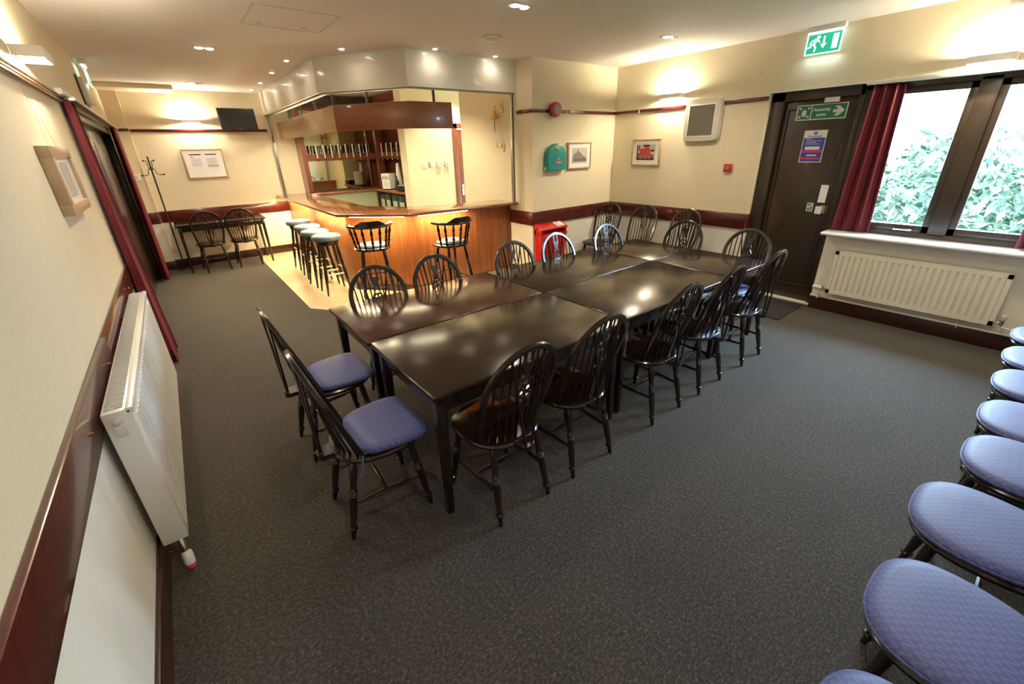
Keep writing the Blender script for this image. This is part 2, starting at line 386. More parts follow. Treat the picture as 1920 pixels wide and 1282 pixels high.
# window sill
sl = MB(); sl.box(5.69, 5.98, -.64, 1.47, .838, .870); struct(sl.build('trim_21', 'sill', bevel=.014, seg=3))
struct(box('trim_22', 'white', 5.84, 5.90, -.6, 1.45, 2.21, 2.245, bevel=.004)); struct(box('trim_28', 'white', 5.855, 5.93, -.6, 2.298, 2.230, 2.2405))
wf = MB()
wf.box(5.94, 6.04, -.30, 1.46, 2.17, 2.24).box(5.94, 6.04, -.30, 1.46, .870, .915).box(5.94, 6.04, .575, .70, .9, 2.2).box(5.94, 6.04, 1.41, 1.46, .87, 2.24).box(5.94, 6.04, -.30, -.24, .87, 2.24)
struct(wf.build('trim_23', 'darkbrown', bevel=.004))
for k, (a, b) in enumerate(((.70,1.41), (-.24,.575))):
    w = MB(); t = .052
    w.box(5.955,6.02,a,b,.915,.915+t+.012).box(5.955,6.02,a,b,2.17-t,2.17).box(5.955,6.02,a,a+t,.915,2.17).box(5.955,6.02,b-t,b,.915,2.17)
    wo = struct(w.build('window_%d' % (k+1), 'darkbrown', bevel=.004))
    box('glass_pane', 'pane', 5.985, 5.991, a+t, b-t, .93+t, 2.17-t, wo, smooth=0)
    hm = MB(); yc = a+.24; hm.cyl((5.955,yc,.935), (5.93,yc,.935), .012, n=10).box(5.924,5.934,yc-.13,yc+.01,.928,.942)
    hm.build('window_handle', 'chrome', wo, bevel=.002)
# outside: lawn and shrubs
struct(box('floor', 'grass', 6.2, 30, -16, 18, -.25, -.2, smooth=0))
lf = MB(); rr = random.Random(3)
for i in range(15000):
    x = 8.2 + rr.random()*2.6; y = -4.5 + rr.random()*9
    top = 1.35 + .35*math.sin(y*1.7) + .2*math.sin(y*4.1+x) + (x-8.2)*.12
    z = -.1 + (top)*rr.random()**.6
    if i % 5 == 0: x = 8.2 + rr.random()*.3
    s_ = .035 + rr.random()*.045; e = Matrix.Translation((x,y,z)) @ Matrix.Rotation(rr.random()*6.3, 4, 'Z') @ Matrix.Rotation(rr.random()*2-1, 4, 'X') @ Matrix.Rotation(rr.random()*1.4, 4, 'Y')
    lf.add([e @ Vector(p) for p in ((-s_*1.6,0,0), (0,-s_*.6,.01), (s_*1.6,0,0), (0,s_*.6,.01))], [(0,1,2,3)])
tag(lf.build('leafy_hedge', 'leaf', smooth=0), 'mass of pale green leafy shrubs outside the window', 'hedge', kind='stuff')

# ------------------------------------------------------------ left doorway
fm = MB(); fm.box(-.14,0,4.95,5.03,0,2.17).box(-.14,0,8.47,8.55,0,2.17).box(-.14,0,4.95,8.55,2.09,2.17)
struct(fm.build('trim_24', 'darkbrown', bevel=.004))
for k, (a, b) in enumerate(((5.03,6.74), (6.76,8.47))):
    q = struct(box('door_%d' % (k+2), 'leftdoor', -.12, -.075, a, b, 0, 2.09, bevel=.004))
    box('door_panel', 'leftdoor', -.078, -.068, a+.12, b-.14, .25, 1.95, q, bevel=.004)
    if k == 0:
        box('edge_strip', 'signwhite', -.075, -.062, 6.36, 6.40, .95, 2.08, q)
        box('hinge', 'brass', -.075, -.050, 6.30, 6.47, 1.86, 1.97, q, bevel=.004)
        box('hinge', 'brass', -.075, -.050, 6.30, 6.47, 1.18, 1.30, q, bevel=.004)
    else: box('edge_strip', 'steel', -.075, -.066, 7.42, 7.435, .3, 2.08, q)
struct(MB().box(.015,.055,4.55,8.9,2.195,2.235).build('trim_25', 'white', bevel=.004))
struct(MB().box(.035,.095,4.70,8.85,2.165,2.190).build('trim_26', 'steel', bevel=.004))
def curtain(name, label, x0, x1, y0, y1, z0, z1, folds, flare=0, axis='y', seed=1, amp=None, group=None, belly=0):
    r = random.Random(seed); n = folds*12; rows = 14; vs = []; fs = []
    amp = amp or (x1-x0)/2; ph = [r.uniform(-.5,.5) for _ in range(folds+2)]
    for j in range(rows+1):
        t = j/rows; z = z0+(z1-z0)*t
        for i in range(n+1):
            u = i/n; f = u*folds; k = ph[int(f)]*(1-(f%1)) + ph[int(f)+1]*(f%1)
            x = (x0+x1)/2 + belly*(1-t)**1.3/2 + (amp+belly*(1-t)**1.3/2)*math.sin(2*PI*(f + .35*k)) * (.75+.25*(1-t)) * (1-.3*abs(k))
            w = 1+flare*(1-t)
            y = (y0+y1)/2 + (u-.5)*(y1-y0)*w + .012*math.sin(4*PI*f)
            vs.append((x, y, z))
    m = n+1
    for j in range(rows):
        for i in range(n): fs.append((j*m+i, j*m+i+1, (j+1)*m+i+1, (j+1)*m+i))
    me = MB().add(vs, fs); o = me.build(name, 'velvet', smooth=80)
    md = o.modifiers.new('thick', 'SOLIDIFY'); md.thickness = .004
    return tag(o, label, 'curtain', group)
curtain('curtain', 'long crimson velvet curtain hanging nearest the white wall radiator', .010, .062, 4.66, 5.01, .03, 2.175, 4, .50, seed=2, belly=.06)
curtain('curtain', 'long crimson velvet curtain hanging nearest the hat stand in the corner', .012, .10, 8.20, 8.72, .03, 2.175, 4, .10, seed=5)
curtain('curtain', 'short crimson curtain between the dark fire door and the window, touching the sill', 5.845, 5.925, 1.16, 1.40, .885, 2.215, 3, .35, seed=3)
curtain('curtain', 'short crimson curtain cut off at the right edge of the photo', 5.845, 5.925, -.28, .10, .885, 2.215, 4, .18, seed=4)

# ------------------------------------------------------------ chairs
HZ, REC, HW = .97, .345, .207
def hp(x, z): return (x, -.078-(z-.44)*REC, z)
def sb(x): return (x, -.158+.08*(x/.165)**2, .44)
def hoop_z(x): return HZ-HW+math.sqrt(max(0, HW*HW-x*x))
def seat_outline(w, d, z, n=40, yo=0, e=2.7):
    P = []
    for i in range(n):
        t = 2*PI*i/n; c, s = math.cos(t), math.sin(t)
        x = w*math.copysign(abs(c)**(2/e), c); y = d*math.copysign(abs(s)**(2/e), s)
        x *= 1 + .10*(y/d) if y < 0 else 1 + .03*(y/d)
        P.append((x, y+yo, z))
    return P
LEG = [(0,.013),(.06,.017),(.12,.019),(.30,.016),(.36,.017),(.375,.0205),(.39,.017),(.405,.0205),(.42,.017),(.435,.0205),(.45,.018),(.60,.0195),(.80,.015),(.84,.0145),(.85,.021),(.865,.021),(.875,.0145),(.97,.0115),(1,.010)]
def make_chair(label, group, seatkind='wood'):
    t = thing('wheelback_chair', label, 'chair', group=group)
    s = MB(); so = lambda w, d, z, y=.028: seat_outline(w, d, z, yo=y)
    s.layered([so(.195,.198,.412), so(.212,.214,.425), so(.215,.217,.438), so(.208,.210,.447)])
    s.prism([(-.048,-.16),(-.040,-.235),(-.024,-.252),(.024,-.252),(.040,-.235),(.048,-.16)], .418, .444)
    s.build('seat', 'chair_wood', t, smooth=50)
    if seatkind == 'blue':
        c = MB(); c.layered([so(.200,.190,.446,.045), so(.216,.204,.455,.045), so(.218,.206,.468,.045), so(.210,.198,.480,.045), so(.180,.168,.487,.045), so(.10,.09,.490,.045)])
        p = c.build('seat_pad', 'blue', t, smooth=60); p['label'] = 'blue woven fabric seat pad'
        ed = MB().tube(so(.217,.205,.466,.045), .004, 6, True).build('piping', 'blue', p)
    for sx in (-1, 1):
        MB().turned((sx*.135,-.125,.425), (sx*.165,-.205,0), LEG).build('leg', 'chair_wood', t)
        MB().turned((sx*.145,.150,.425), (sx*.195,.205,0), LEG).build('leg', 'chair_wood', t)
        p0 = Vector((sx*.152,-.168,.19)); p1 = Vector((sx*.173,.172,.19))
        MB().turned(p0, p1, [(0,.007),(.15,.010),(.5,.0125),(.85,.010),(1,.007)], 8).build('stretcher', 'chair_wood', t)
    MB().turned((-.162,0,.19), (.162,0,.19), [(0,.007),(.2,.010),(.5,.0125),(.8,.010),(1,.007)], 8).build('stretcher', 'chair_wood', t)
    path = [hp(-.165-(HW-.165)*math.sin(PI/2*k/8)**1.0, .435+(HZ-HW-.435)*k/8) for k in range(8)][::-1]
    zc = HZ-HW
    path = [(-x, y, z) for x, y, z in path[::-1]] + [hp(HW*math.cos(PI*i/28), zc+HW*math.sin(PI*i/28)) for i in range(29)] + path
    MB().tube(path, .01, 8, ref=(0,1,REC), flat=(.016,.011)).build('hoop', 'chair_wood', t, smooth=28)
    for sx in (-1, 1):
        for k in range(4):
            xb = .040+k*.034; xt = .052+k*.039
            MB().cyl(sb(sx*xb), hp(sx*xt, hoop_z(xt)-.004), .0062, .005, n=6).build('spindle', 'chair_wood', t)
        MB().cyl((sx*.018,-.235,.435), hp(sx*.10, hoop_z(.10)-.003), .0075, .0055, n=6).build('brace', 'chair_wood', t)
    # pierced splat with a wheel
    sp = MB(); wz = .735; up = Matrix(((1,0,0,0), (0,-.19,1,-.158+.44*.19), (0,1,0,0), (0,0,0,1)))  # (x, z, thickness)
    def pr(P, z0=-.005, z1=.005): sp.prism(P, z0, z1, up)
    pr([(-.013,.44),(.013,.44),(.017,.52),(.010,.60),(.028,.675),(.016,.688),(0,.692),(-.016,.688),(-.028,.675),(-.010,.60),(-.017,.52)])
    ring = []; n = 20
    for i in range(n):
        a0, a1 = 2*PI*i/n, 2*PI*(i+1)/n
        pr([(.045*math.cos(a0), wz+.045*math.sin(a0)), (.045*math.cos(a1), wz+.045*math.sin(a1)), (.034*math.cos(a1), wz+.034*math.sin(a1)), (.034*math.cos(a0), wz+.034*math.sin(a0))])
    for i in range(6):
        a = PI*i/3+PI/6; c, s_ = math.cos(a), math.sin(a); w = .0045
        pr([(.008*c-w*s_, wz+.008*s_+w*c), (.008*c+w*s_, wz+.008*s_-w*c), (.038*c+w*s_, wz+.038*s_-w*c), (.038*c-w*s_, wz+.038*s_+w*c)])
    pr([(.011*math.cos(PI*i/4), wz+.011*math.sin(PI*i/4)) for i in range(8)], -.007, .007)
    pr([(-.034,.765),(-.022,.770),(-.006,.815),(-.012,.835),(-.026,.815),(-.022,.79)]); pr([(.034,.765),(.022,.790),(.026,.815),(.012,.835),(.006,.815),(.022,.770)][::1])
    pr([(-.016,.825),(.016,.825),(.020,.850),(.034,.880),(.014,.900),(0,.893),(-.014,.900),(-.034,.880),(-.020,.850)])
    pr([(-.034,.880),(-.014,.898),(-.016,.925),(-.012,.972),(-.034,.968),(-.028,.93)]); pr([(.034,.880),(.028,.93),(.034,.968),(.012,.972),(.016,.925),(.014,.898)])
    sp.build('splat', 'chair_wood', t, smooth=0)
    return t
CH = make_chair('', 'x'); CHB = make_chair('', 'y', 'blue'); used = set()
def place(kind, label, x, y, rz, group):
    src = CHB if kind else CH
    if kind in used: o = copy_tree(src)
    else: o = src; used.add(kind)
    o.location = (x, y, 0); o.rotation_euler = (0,0,rz); o['label'] = label; o['category'] = 'chair'; o['group'] = group; return o
G1 = 'dark wheelback chairs round the long table'
def wb(s): return 'dark wheelback chair, ' + s
NS = [(1.508,.02,'window side of the long table, nearest the blue cushioned chairs'), (2.03,.01,'window side of the long table, second from the blue cushions'),
      (2.795,.006,'window side of the long table, middle one of five'), (3.375,.027,'window side of the long table, second from the door mat'), (4.065,.01,'window side of the long table, nearest the door mat')]
for x, r, s in NS: place(0, wb(s), x, 1.485, r, G1)
FS = [(1.502,0,'bar side of the long table, nearest the round stools'), (2.01,.03,'bar side of the long table, second from the round stools'),
      (2.78,-.02,'bar side of the long table, middle one of five'), (3.34,.0,'bar side of the long table, in front of the red box'), (4.055,-.05,'bar side of the long table, right of the wall socket')]
for (x, r, s), y in zip(FS, (2.78,2.775,2.735,2.745,2.72)): place(0, wb(s), x, y, PI+r, G1)
place(0, wb('far end of the long table, before the spare wall chairs'), 4.58, 2.46, PI/2+.03, G1)
place(0, wb('far end of the long table, before the fire door'), 4.53, 1.77, PI/2-.05, G1)
place(0, wb('near end of the table, farther one with blue cushion'), .945, 2.565, -PI/2+.03, G1)
place(0, wb('near end of the table, nearest the camera, with blue cushion'), .945, 1.84, -PI/2-.02, G1)
G2 = 'spare wheelback chairs against the right wall'
place(0, wb('against the wall, in the corner of the room'), 5.33, 4.12, PI/2+.1, G2)
place(0, wb('against the wall, middle of the three spare ones'), 5.36, 3.54, PI/2, G2)
place(0, wb('against the wall, spare one nearest the fire door'), 5.39, 2.93, PI/2-.05, G2)
G3 = 'wheelback chairs at the side table under the notices'
place(0, wb('at the side table, left one by the hat stand'), .765, 8.52, .03, G3)
place(0, wb('at the side table, right one by the bar'), 1.25, 8.53, -.06, G3)
G4 = 'row of blue padded chairs along the right edge'
RX = [(4.89,'farthest of the row, cut off by the right edge'), (4.40,'second farthest of the row at the right edge'), (3.93,'third farthest of the row at the right edge'),
      (3.43,'fourth farthest of the row at the right edge'), (2.98,'fourth nearest the camera in the row'), (2.44,'third nearest the camera in the row'),
      (1.90,'second nearest the camera in the row, large blue oval'), (1.39,'nearest the camera, only its rim showing at the bottom')]
for i, (x, s) in enumerate(RX): place(1, 'blue padded dark chair, ' + s, x, -.295 if i < 5 else -.225, 0, G4)
def cushion(label, x, y, rz):
    t = thing('seat_cushion', label, 'cushion', (x,y,.448), rz, 'tied blue cushions on the end chairs')
    c = MB(); c.layered([*[seat_outline(a, b, h, yo=.080, e=4.6) for a, b, h in ((.195,.160,.0), (.212,.172,.008), (.214,.174,.022), (.204,.164,.034), (.16,.125,.040), (.06,.04,.042))]])
    c.build('pad', 'blue', t, smooth=60)
    for sx in (-1, 1):
        MB().tube([(sx*.165,-.070,.012), (sx*.185,-.088,.018), (sx*.212,-.10,.012), (sx*.232,-.11,-.02), (sx*.228,-.12,-.055)], .0045, 6).build('tie', 'blue', t)
cushion('blue cushion on the farther of the two chairs at the near table end', .945, 2.565, -PI/2+.03)
cushion('blue cushion on the chair nearest the camera at the near table end', .945, 1.84, -PI/2-.02)
cushion('blue cushion on the chair at the far table end before the fire door', 4.53, 1.77, PI/2-.05)

# ------------------------------------------------------------ tables
def table(label, x0, x1, y0, y1, z, group, top='table_wood', leg=.052):
    cx, cy = (x0+x1)/2, (y0+y1)/2; a, b = (x1-x0)/2, (y1-y0)/2
    t = thing('dining_table', label, 'table', (cx,cy,0), 0, group)
    MB().box(-a,a,-b,b,z-.028,z).build('tabletop', top, t, bevel=.009, seg=3)
    q = MB(); i = .035
    q.box(-a+i,a-i,-b+i,-b+i+.02,z-.115,z-.028).box(-a+i,a-i,b-i-.02,b-i,z-.115,z-.028).box(-a+i,-a+i+.02,-b+i,b-i,z-.115,z-.028).box(a-i-.02,a-i,-b+i,b-i,z-.115,z-.028)
    q.build('apron', 'chair_wood', t, bevel=.002)
    for sx in (-1,1):
        for sy in (-1,1):
            m = MB(); w = leg; o_ = i-.006
            xo, yo = sx*(a-o_), sy*(b-o_); r = []
            for zz, ww in ((z-.028,w), (z-.13,w), (0,w*.66)):
                xi, yi = xo-sx*ww, yo-sy*ww; r.append([(xo,yo,zz),(xi,yo,zz),(xi,yi,zz),(xo,yi,zz)])
            m.layered(r).build('leg', 'chair_wood', t, bevel=.003)
    return t
G5 = 'dark tables pushed together as one long table'
table('long dark table by the window-side chairs, nearest the camera', 1.150, 2.515, 1.475, 2.247, .74, G5)
table('long table with redder top, nearest the bar stools', 1.140, 2.508, 2.258, 3.03, .74, G5, 'table_wood2')
table('long dark table in the middle on the window side of the group', 2.525, 3.885, 1.49, 2.247, .74, G5)
table('long dark table in the middle on the bar side of the group', 2.520, 3.88, 2.258, 3.02, .74, G5)
table('short square dark table at the far end nearest the fire door', 3.897, 4.625, 1.50, 2.247, .74, G5)
table('short square dark table at the far end nearest the room corner', 3.892, 4.62, 2.258, 2.99, .74, G5)
table('narrow dark side table against the back wall under the notices', .36, 1.64, 8.48, 9.12, .775, None, leg=.045)

# ------------------------------------------------------------ bar
CT = 1.065
OUT = [(1.99,9.165), (1.99,5.50), (2.67,4.81), (4.255,4.70)]; INN = [(2.58,9.165), (2.58,6.02), (3.00,5.42), (3.60,5.22), (4.255,5.20)]
bar = thing('bar_counter', 'wood-panelled bar counter with angled corner and polished top', 'bar', (2.17,5.75,0))
def bp(x): return x
def brel(mb): mb.v = [(x-2.17, y-5.75, z) for x, y, z in mb.v]; return mb
brel(MB().prism(OUT + INN[::-1], CT-.035, CT)).build('counter_top', 'counter', bar, bevel=.010, seg=3)
PF = [(2.17,9.16), (2.17,5.74), (2.80,4.985), (4.25,4.90)]
brel(wallstrip(PF, .03, .10, CT-.036, MB())).build('front_panel', 'panel', bar, smooth=0)
brel(wallstrip(offset_poly(PF, -.008), .03, 0, .10, MB())).build('kick_board', 'skirting', bar, smooth=0)
brel(wallstrip([(2.50,9.16),(2.50,6.0),(2.95,5.36),(3.6,5.15),(4.25,5.13)], .02, .1, CT-.036, MB())).build('inner_panel', 'redbrown', bar, smooth=0)
brel(MB().box(4.205,4.252,4.885,4.915,.0,CT-.036)).build('end_post', 'redbrown', bar)
# strip lamps under the overhang
OS = offset_poly(OUT, .07)
def strip(p, q, a, b, e):
    p, q = Vector((*p, CT-.045)), Vector((*q, CT-.045)); A = p.lerp(q, a); B = p.lerp(q, b)
    t = thing('strip_lamp', 'lit warm strip lamp under the lip of the bar, ' + e, 'lamp', tuple(A.lerp(B, .5)), group='strip lamps under the bar lip')
    d = B-A; ang = math.atan2(d.y, d.x); L = d.length; t.rotation_euler = (0,0,ang)
    MB().cyl((-L/2,0,0), (L/2,0,0), .006, n=8).build('tube', 'emit_warm', t)
    box('holder', 'plastic', -L/2, L/2, -.012, .012, .0055, .009, t)
    light('AREA', 'strip_light', t, (0,0,-.008), P_STRIP*L, (1,.72,.34), (0,0,0), shape='RECTANGLE', size=L, size_y=.02)
strip(OS[0], OS[1], .06, .46, 'nearest the side table'); strip(OS[0], OS[1], .55, .95, 'above the round stools')
strip(OS[1], OS[2], .12, .9, 'on the angled corner'); strip(OS[2], OS[3], .06, .50, 'behind the right captain stool')
# grille guide posts
for x, y, e in ((2.15,9.13,'at the back wall end'), (4.19,4.72,'beside the brass bell')):
    t = thing('grille_post', 'slim upright metal shutter guide on the bar ' + e, 'post', (x,y,CT), group='shutter guides of the bar')
    box('channel', 'steel', -.022, .022, -.018, .018, .001, 2.397-CT, t, bevel=.003)
    box('groove', 'black', -.006, .006, -.0195, -.0175, .001, 2.397-CT, t)
# hanging canopy
CZ0, CZ1 = 2.005, 2.29
CF = [(2.247,9.02), (2.243,5.695), (2.873,4.935), (3.415,4.912)]
can = thing('bar_canopy', 'veneered wooden canopy hanging over the bar with glasses behind', 'canopy', (2.243,5.695,CZ0))
def crel(mb): mb.v = [(x-2.243, y-5.695, z-CZ0) for x, y, z in mb.v]; return mb
for i in range(3):
    P = CF[i:i+2]; mb = MB(); Q = offset_poly(CF, .022); mb.prism([CF[i],CF[i+1],Q[i+1],Q[i]], CZ0, CZ1)
    crel(mb).build('fascia_board', 'canopy_lit' if i == 0 else 'canopy', can, bevel=.002)  # left board takes the veneer lightened as if lit by the spots
crel(wallstrip(offset_poly(CF, .022), .30, CZ0+.10, CZ0+.118, MB())).build('inner_shelf', 'canopy', can, smooth=0)
# black rods
RD = offset_poly(CF, .05)
for i, t_ in ((0,.25),(0,.5),(0,.73),(0,.965),(1,.44),(2,.60)):
    p = Vector((*RD[i],0)).lerp(Vector((*RD[i+1],0)), t_)
    crel(MB().box(p.x-.012,p.x+.012,p.y-.012,p.y+.012,CZ0+.12,H)).build('hanger_rod', 'black', can)
# lamps hidden behind the canopy boards
for (x, y, ang, L, s) in ((2.36,7.4,PI/2,2.4,'along its long left board'), (2.66,5.42,-.88,.75,'behind its angled middle board')):
    t = thing('canopy_lamp', 'white tube lamp on the bar canopy ' + s, 'lamp', (x,y,CZ1-.06), ang, 'tube lamps on the bar canopy')
    MB().cyl((-L/2,0,0), (L/2,0,0), .013, n=10).build('tube', mat('canopy_tube', (1,1,1), .5, emit=(1,.88,.62), es=5), t)
    box('batten', 'plastic', -L/2, L/2, -.02, .02, -.052, -.014, t)
    light('AREA', 'tube_light_up', t, (0,0,.02), P_BAR*L*.15, (1,.85,.55), (PI,0,0), shape='RECTANGLE', size=L, size_y=.05)
    light('AREA', 'tube_light', t, (0,0,-.19), P_BAR*L*.7, (1,.85,.55), (0,0,0), shape='RECTANGLE', size=L, size_y=.05)
for x, y, s in ((3.30,6.0,'in front of the switches'), (4.75,6.75,'over the passage door')):
    t = thing('bar_spotlight', 'round recessed lamp in the ceiling behind the bar ' + s, 'lamp', (x,y,H), group='recessed lamps behind the bar')
    MB().cyl((0,0,-.006), (0,0,0), .045, n=20).build('lens', 'emit_down', t)
    MB().turned((0,0,-.008), (0,0,0), [(0,.058),(1,.060)], 24).build('bezel', 'white', t)
    light('SPOT', 'bulb_light', t, (0,0,-.02), P_BAR*5.5, (1,.86,.58), (0,0,0), spot_size=2.3, spot_blend=.6, shadow_soft_size=.05)
# back bar shelving
bk = thing('back_bar_unit', 'dark wood back bar with mirror, glass shelf and pelmet', 'shelving', (2.5,9.17,0))
def krel(mb): mb.v = [(x-2.5, y-9.17, z) for x, y, z in mb.v]; return mb
krel(MB().box(2.52,4.25,9.12,9.165,1.085,2.62)).build('back_board', 'redbrown', bk)
krel(MB().box(4.20,4.245,7.47,9.12,1.085,2.62)).build('back_board', 'redbrown', bk)
krel(MB().box(2.62,3.88,9.105,9.12,1.10,2.50)).build('mirror', 'mirror', bk, smooth=0)
krel(MB().box(2.52,2.60,8.83,9.12,1.085,2.62)).build('upright', 'redbrown', bk)
krel(MB().box(3.93,4.05,8.80,8.92,1.085,2.62)).build('upright', 'redbrown', bk)
krel(MB().box(2.60,3.93,8.86,9.10,1.725,1.755)).build('shelf', 'redbrown', bk)
krel(MB().box(2.60,3.93,8.84,8.862,1.635,1.757)).build('shelf_front', 'redbrown', bk)
krel(MB().box(3.98,4.20,7.47,8.80,1.725,1.755)).build('shelf', 'redbrown', bk)
krel(MB().box(3.96,3.98,7.47,8.80,1.640,1.757)).build('shelf_front', 'redbrown', bk)
krel(MB().box(2.52,4.0,8.83,8.855,2.60,2.735)).build('pelmet', 'darkbrown', bk)
krel(MB().box(3.95,3.975,7.47,8.86,2.60,2.735)).build('pelmet', 'redbrown', bk)
ctr = thing('back_counter', 'L-shaped polished wooden work counter behind the bar', 'counter', (3.8,8.7,0))
def trel(mb): mb.v = [(x-3.8, y-8.7, z) for x, y, z in mb.v]; return mb
trel(MB().prism([(2.52,9.11),(2.52,8.74),(3.77,8.74),(3.77,7.47),(4.195,7.47),(4.195,9.11)], 1.035, 1.075)).build('worktop', 'counter', ctr, bevel=.008)
trel(MB().box(2.52,3.79,8.78,9.16,0,1.03)).build('cupboard', 'palegreen', ctr)
for i, (y0, y1) in enumerate(((8.15,8.72), (7.50,8.12))):
    t = thing('bottle_cooler', 'dark bottle cooler with glass door under the back counter, ' + ('left one' if i == 0 else 'right one'), 'fridge', (3.98,(y0+y1)/2,0), group='bottle coolers under the back counter')
    L = (y1-y0)/2
    box('body', 'darkgreen', -.13, .20, -L, L, 0, 1.03, t, bevel=.005)
    for k in (0, 1):
        a = -L+.02+k*(L-.01); b = a+L-.03
        d_ = box('door', 'darkgreen', -.16, -.132, a, b, .12, .98, t, bevel=.003)
        box('door_glass', 'palegreen', -.163, -.160, a+.04, b-.04, .18, .88, d_)
        MB().cyl((-.16,(a+b)/2,.93), (-.178,(a+b)/2,.93), .012, n=10).build('knob', 'chrome', d_)
# things standing on shelf and counter
def glass(r, hgt, stem=False):
    m = MB()
    if stem: m.turned((0,0,0), (0,0,hgt), [(0,r*.8),(.02,r*.8),(.04,.005),(.42,.005),(.5,r*.7),(.7,r),(.99,r*.8),(1,r*.75),(.99,r*.7),(.6,r*.9),(.5,.004)], 14)
    else: m.turned((0,0,0), (0,0,hgt), [(0,r*.75),(.5,r*.9),(1,r),(.995,r*.94),(.1,r*.68)], 14)
    return m
g0 = glass(.040,.15).build('beer_glass', 'glass'); g1 = glass(.034,.17,True).build('wine_glass', 'glass')
first = True
for i in range(11):
    o = g0 if i == 0 else g0.copy()
    if i: COL.objects.link(o)
    o.location = (2.70+i*.112, 8.97+.02*math.sin(i*2.3), 1.7555)
    tag(o, 'clear straight beer glass on the mirrored back bar shelf', 'glass', 'beer glasses on the mirrored shelf')
for i in range(9):
    o = g1 if i == 0 else g1.copy()
    if i: COL.objects.link(o)
    o.location = (4.08+(i%2)*.04, 7.60+i*.13, 1.7555)
    tag(o, 'clear stemmed glass on the side shelf behind the bar', 'glass', 'stemmed glasses on the side shelf')
def optic(x, y, ax):
    m = MB(); m.cyl((0,0,.27), (0,0,.06), .009, .009, 8); m.cyl((0,0,.06), (0,0,.035), .013, n=8).cyl((0,0,.035), (0,0,0), .008, n=8)
    return m
op0 = None
for i in range(12):
    if i < 8: p = (2.78+i*.135, 8.825, 1.62)
    else: p = (3.945, 8.60-(i-8)*.24, 1.62)
    t = thing('spirit_optic', 'pale hanging spirit measure on the %s shelf edge behind the bar' % ('mirrored' if i < 8 else 'side'), 'bar measure', p, group='spirit measures on the %s shelf edge' % ('mirrored' if i < 8 else 'side'))
    if op0 is None: op0 = [MB().cyl((0,0,.30), (0,0,.06), .0095, n=8).build('tube', 'plastic', t), MB().cyl((0,0,.06), (0,0,.03), .014, n=8).build('valve', 'black', t), MB().cyl((0,0,.03), (0,0,0), .008, n=8).build('nozzle', 'chrome', t)]
    else:
        for q in op0: c = q.copy(); COL.objects.link(c); c.parent = t
t = thing('collecting_box', 'white card box with dark letters standing on the back counter', 'box', (3.87,8.26,1.0755), .45)
box('body', 'paper', -.09, .09, -.10, .10, .02, .30, t, bevel=.004); box('base', 'black', -.092, .092, -.102, .102, 0, .02, t)
text('lettering', 'AIN', .10, 'ink', t, Matrix.Translation((-.091,0,.22)) @ Matrix.Rotation(-PI/2,4,'Z') @ Matrix.Rotation(PI/2,4,'X'))
lm = MB()
for k in range(4): lm.box(-.0915,-.0905,-.07,.06-.02*(k%2),.145-.025*k,.152-.025*k)
lm.build('small_print', 'grey', t)
tag(MB().turned((4.02,8.10,1.0755), (4.02,8.10,1.56), [(0,.075),(.02,.075),(1,.03)], 16).build('paper_cone', 'paper'), 'tall white tapering paper roll behind the lettered box', 'paper roll')
for x, y, hh, c in ((3.93,8.02,.26,'black'), (4.06,7.92,.30,'palegreen'), (4.02,7.80,.24,'darkgreen'), (4.12,7.72,.33,'black')):
    r = .036
    tag(MB().turned((x,y,1.0755), (x,y,1.0755+hh), [(0,r*.9),(.03,r),(.6,r),(.75,r*.4),(.95,r*.36),(1,r*.36)], 14).build('bottle', c),
        {'black': 'dark bottle', 'palegreen': 'pale green bottle', 'darkgreen': 'dark green bottle'}[c] + (' on the back counter beside the lettered box' if y > 7.85 else ' on the back counter next to the pale wall edge'), 'bottle', 'bottles on the back counter')
t = thing('card_till', 'black till box on the back counter against the pale wall', 'till', (3.93,7.62,1.0755))
box('body', 'black', -.14, .14, -.14, .14, 0, .10, t, bevel=.006); box('lid', 'grey', -.12, .12, -.12, .12, .10, .108, t)
# switches on the bar wall
for i, (x, z, k) in enumerate(((4.13,1.525,'plain flat white switch nearest the shelves'), (4.265,1.525,'grey-framed switch'), (4.425,1.535,'boxed white control next to the grey-framed switch'), (4.58,1.535,'boxed white control nearest the passage door'))):
    t = thing('wall_switch', k + ' on the bar wall', 'switch', (x,7.2,z), group='switches on the bar wall')
    dd = .012 if i < 2 else .05
    box('plate', 'steel' if i == 1 else 'plastic', -.045, .045, -dd, -.0005, -.05, .05, t, bevel=.004)
    box('rocker', 'plastic' if i < 2 else 'grey', -.02, .02, -dd-.006, -dd, -.02, .02, t, bevel=.002)
# door in the bar passage
dp = struct(box('door_4', 'redbrown', 4.86, 5.66, 7.205, 7.245, 0, 2.10, bevel=.003))
fm = MB(); fm.box(4.74,4.84,7.17,7.26,0,2.2).box(4.74,5.78,7.17,7.26,2.12,2.2).box(5.68,5.78,7.17,7.26,0,2.2); struct(fm.build('trim_27', 'redbrown', bevel=.004))
hd = MB(); hd.box(4.885,4.925,7.195,7.205,.95,1.15).cyl((4.905,7.195,1.08),(4.905,7.15,1.08),.009).cyl((4.905,7.15,1.08),(5.0,7.15,1.08),.009); hd.build('door_handle', 'chrome', dp)
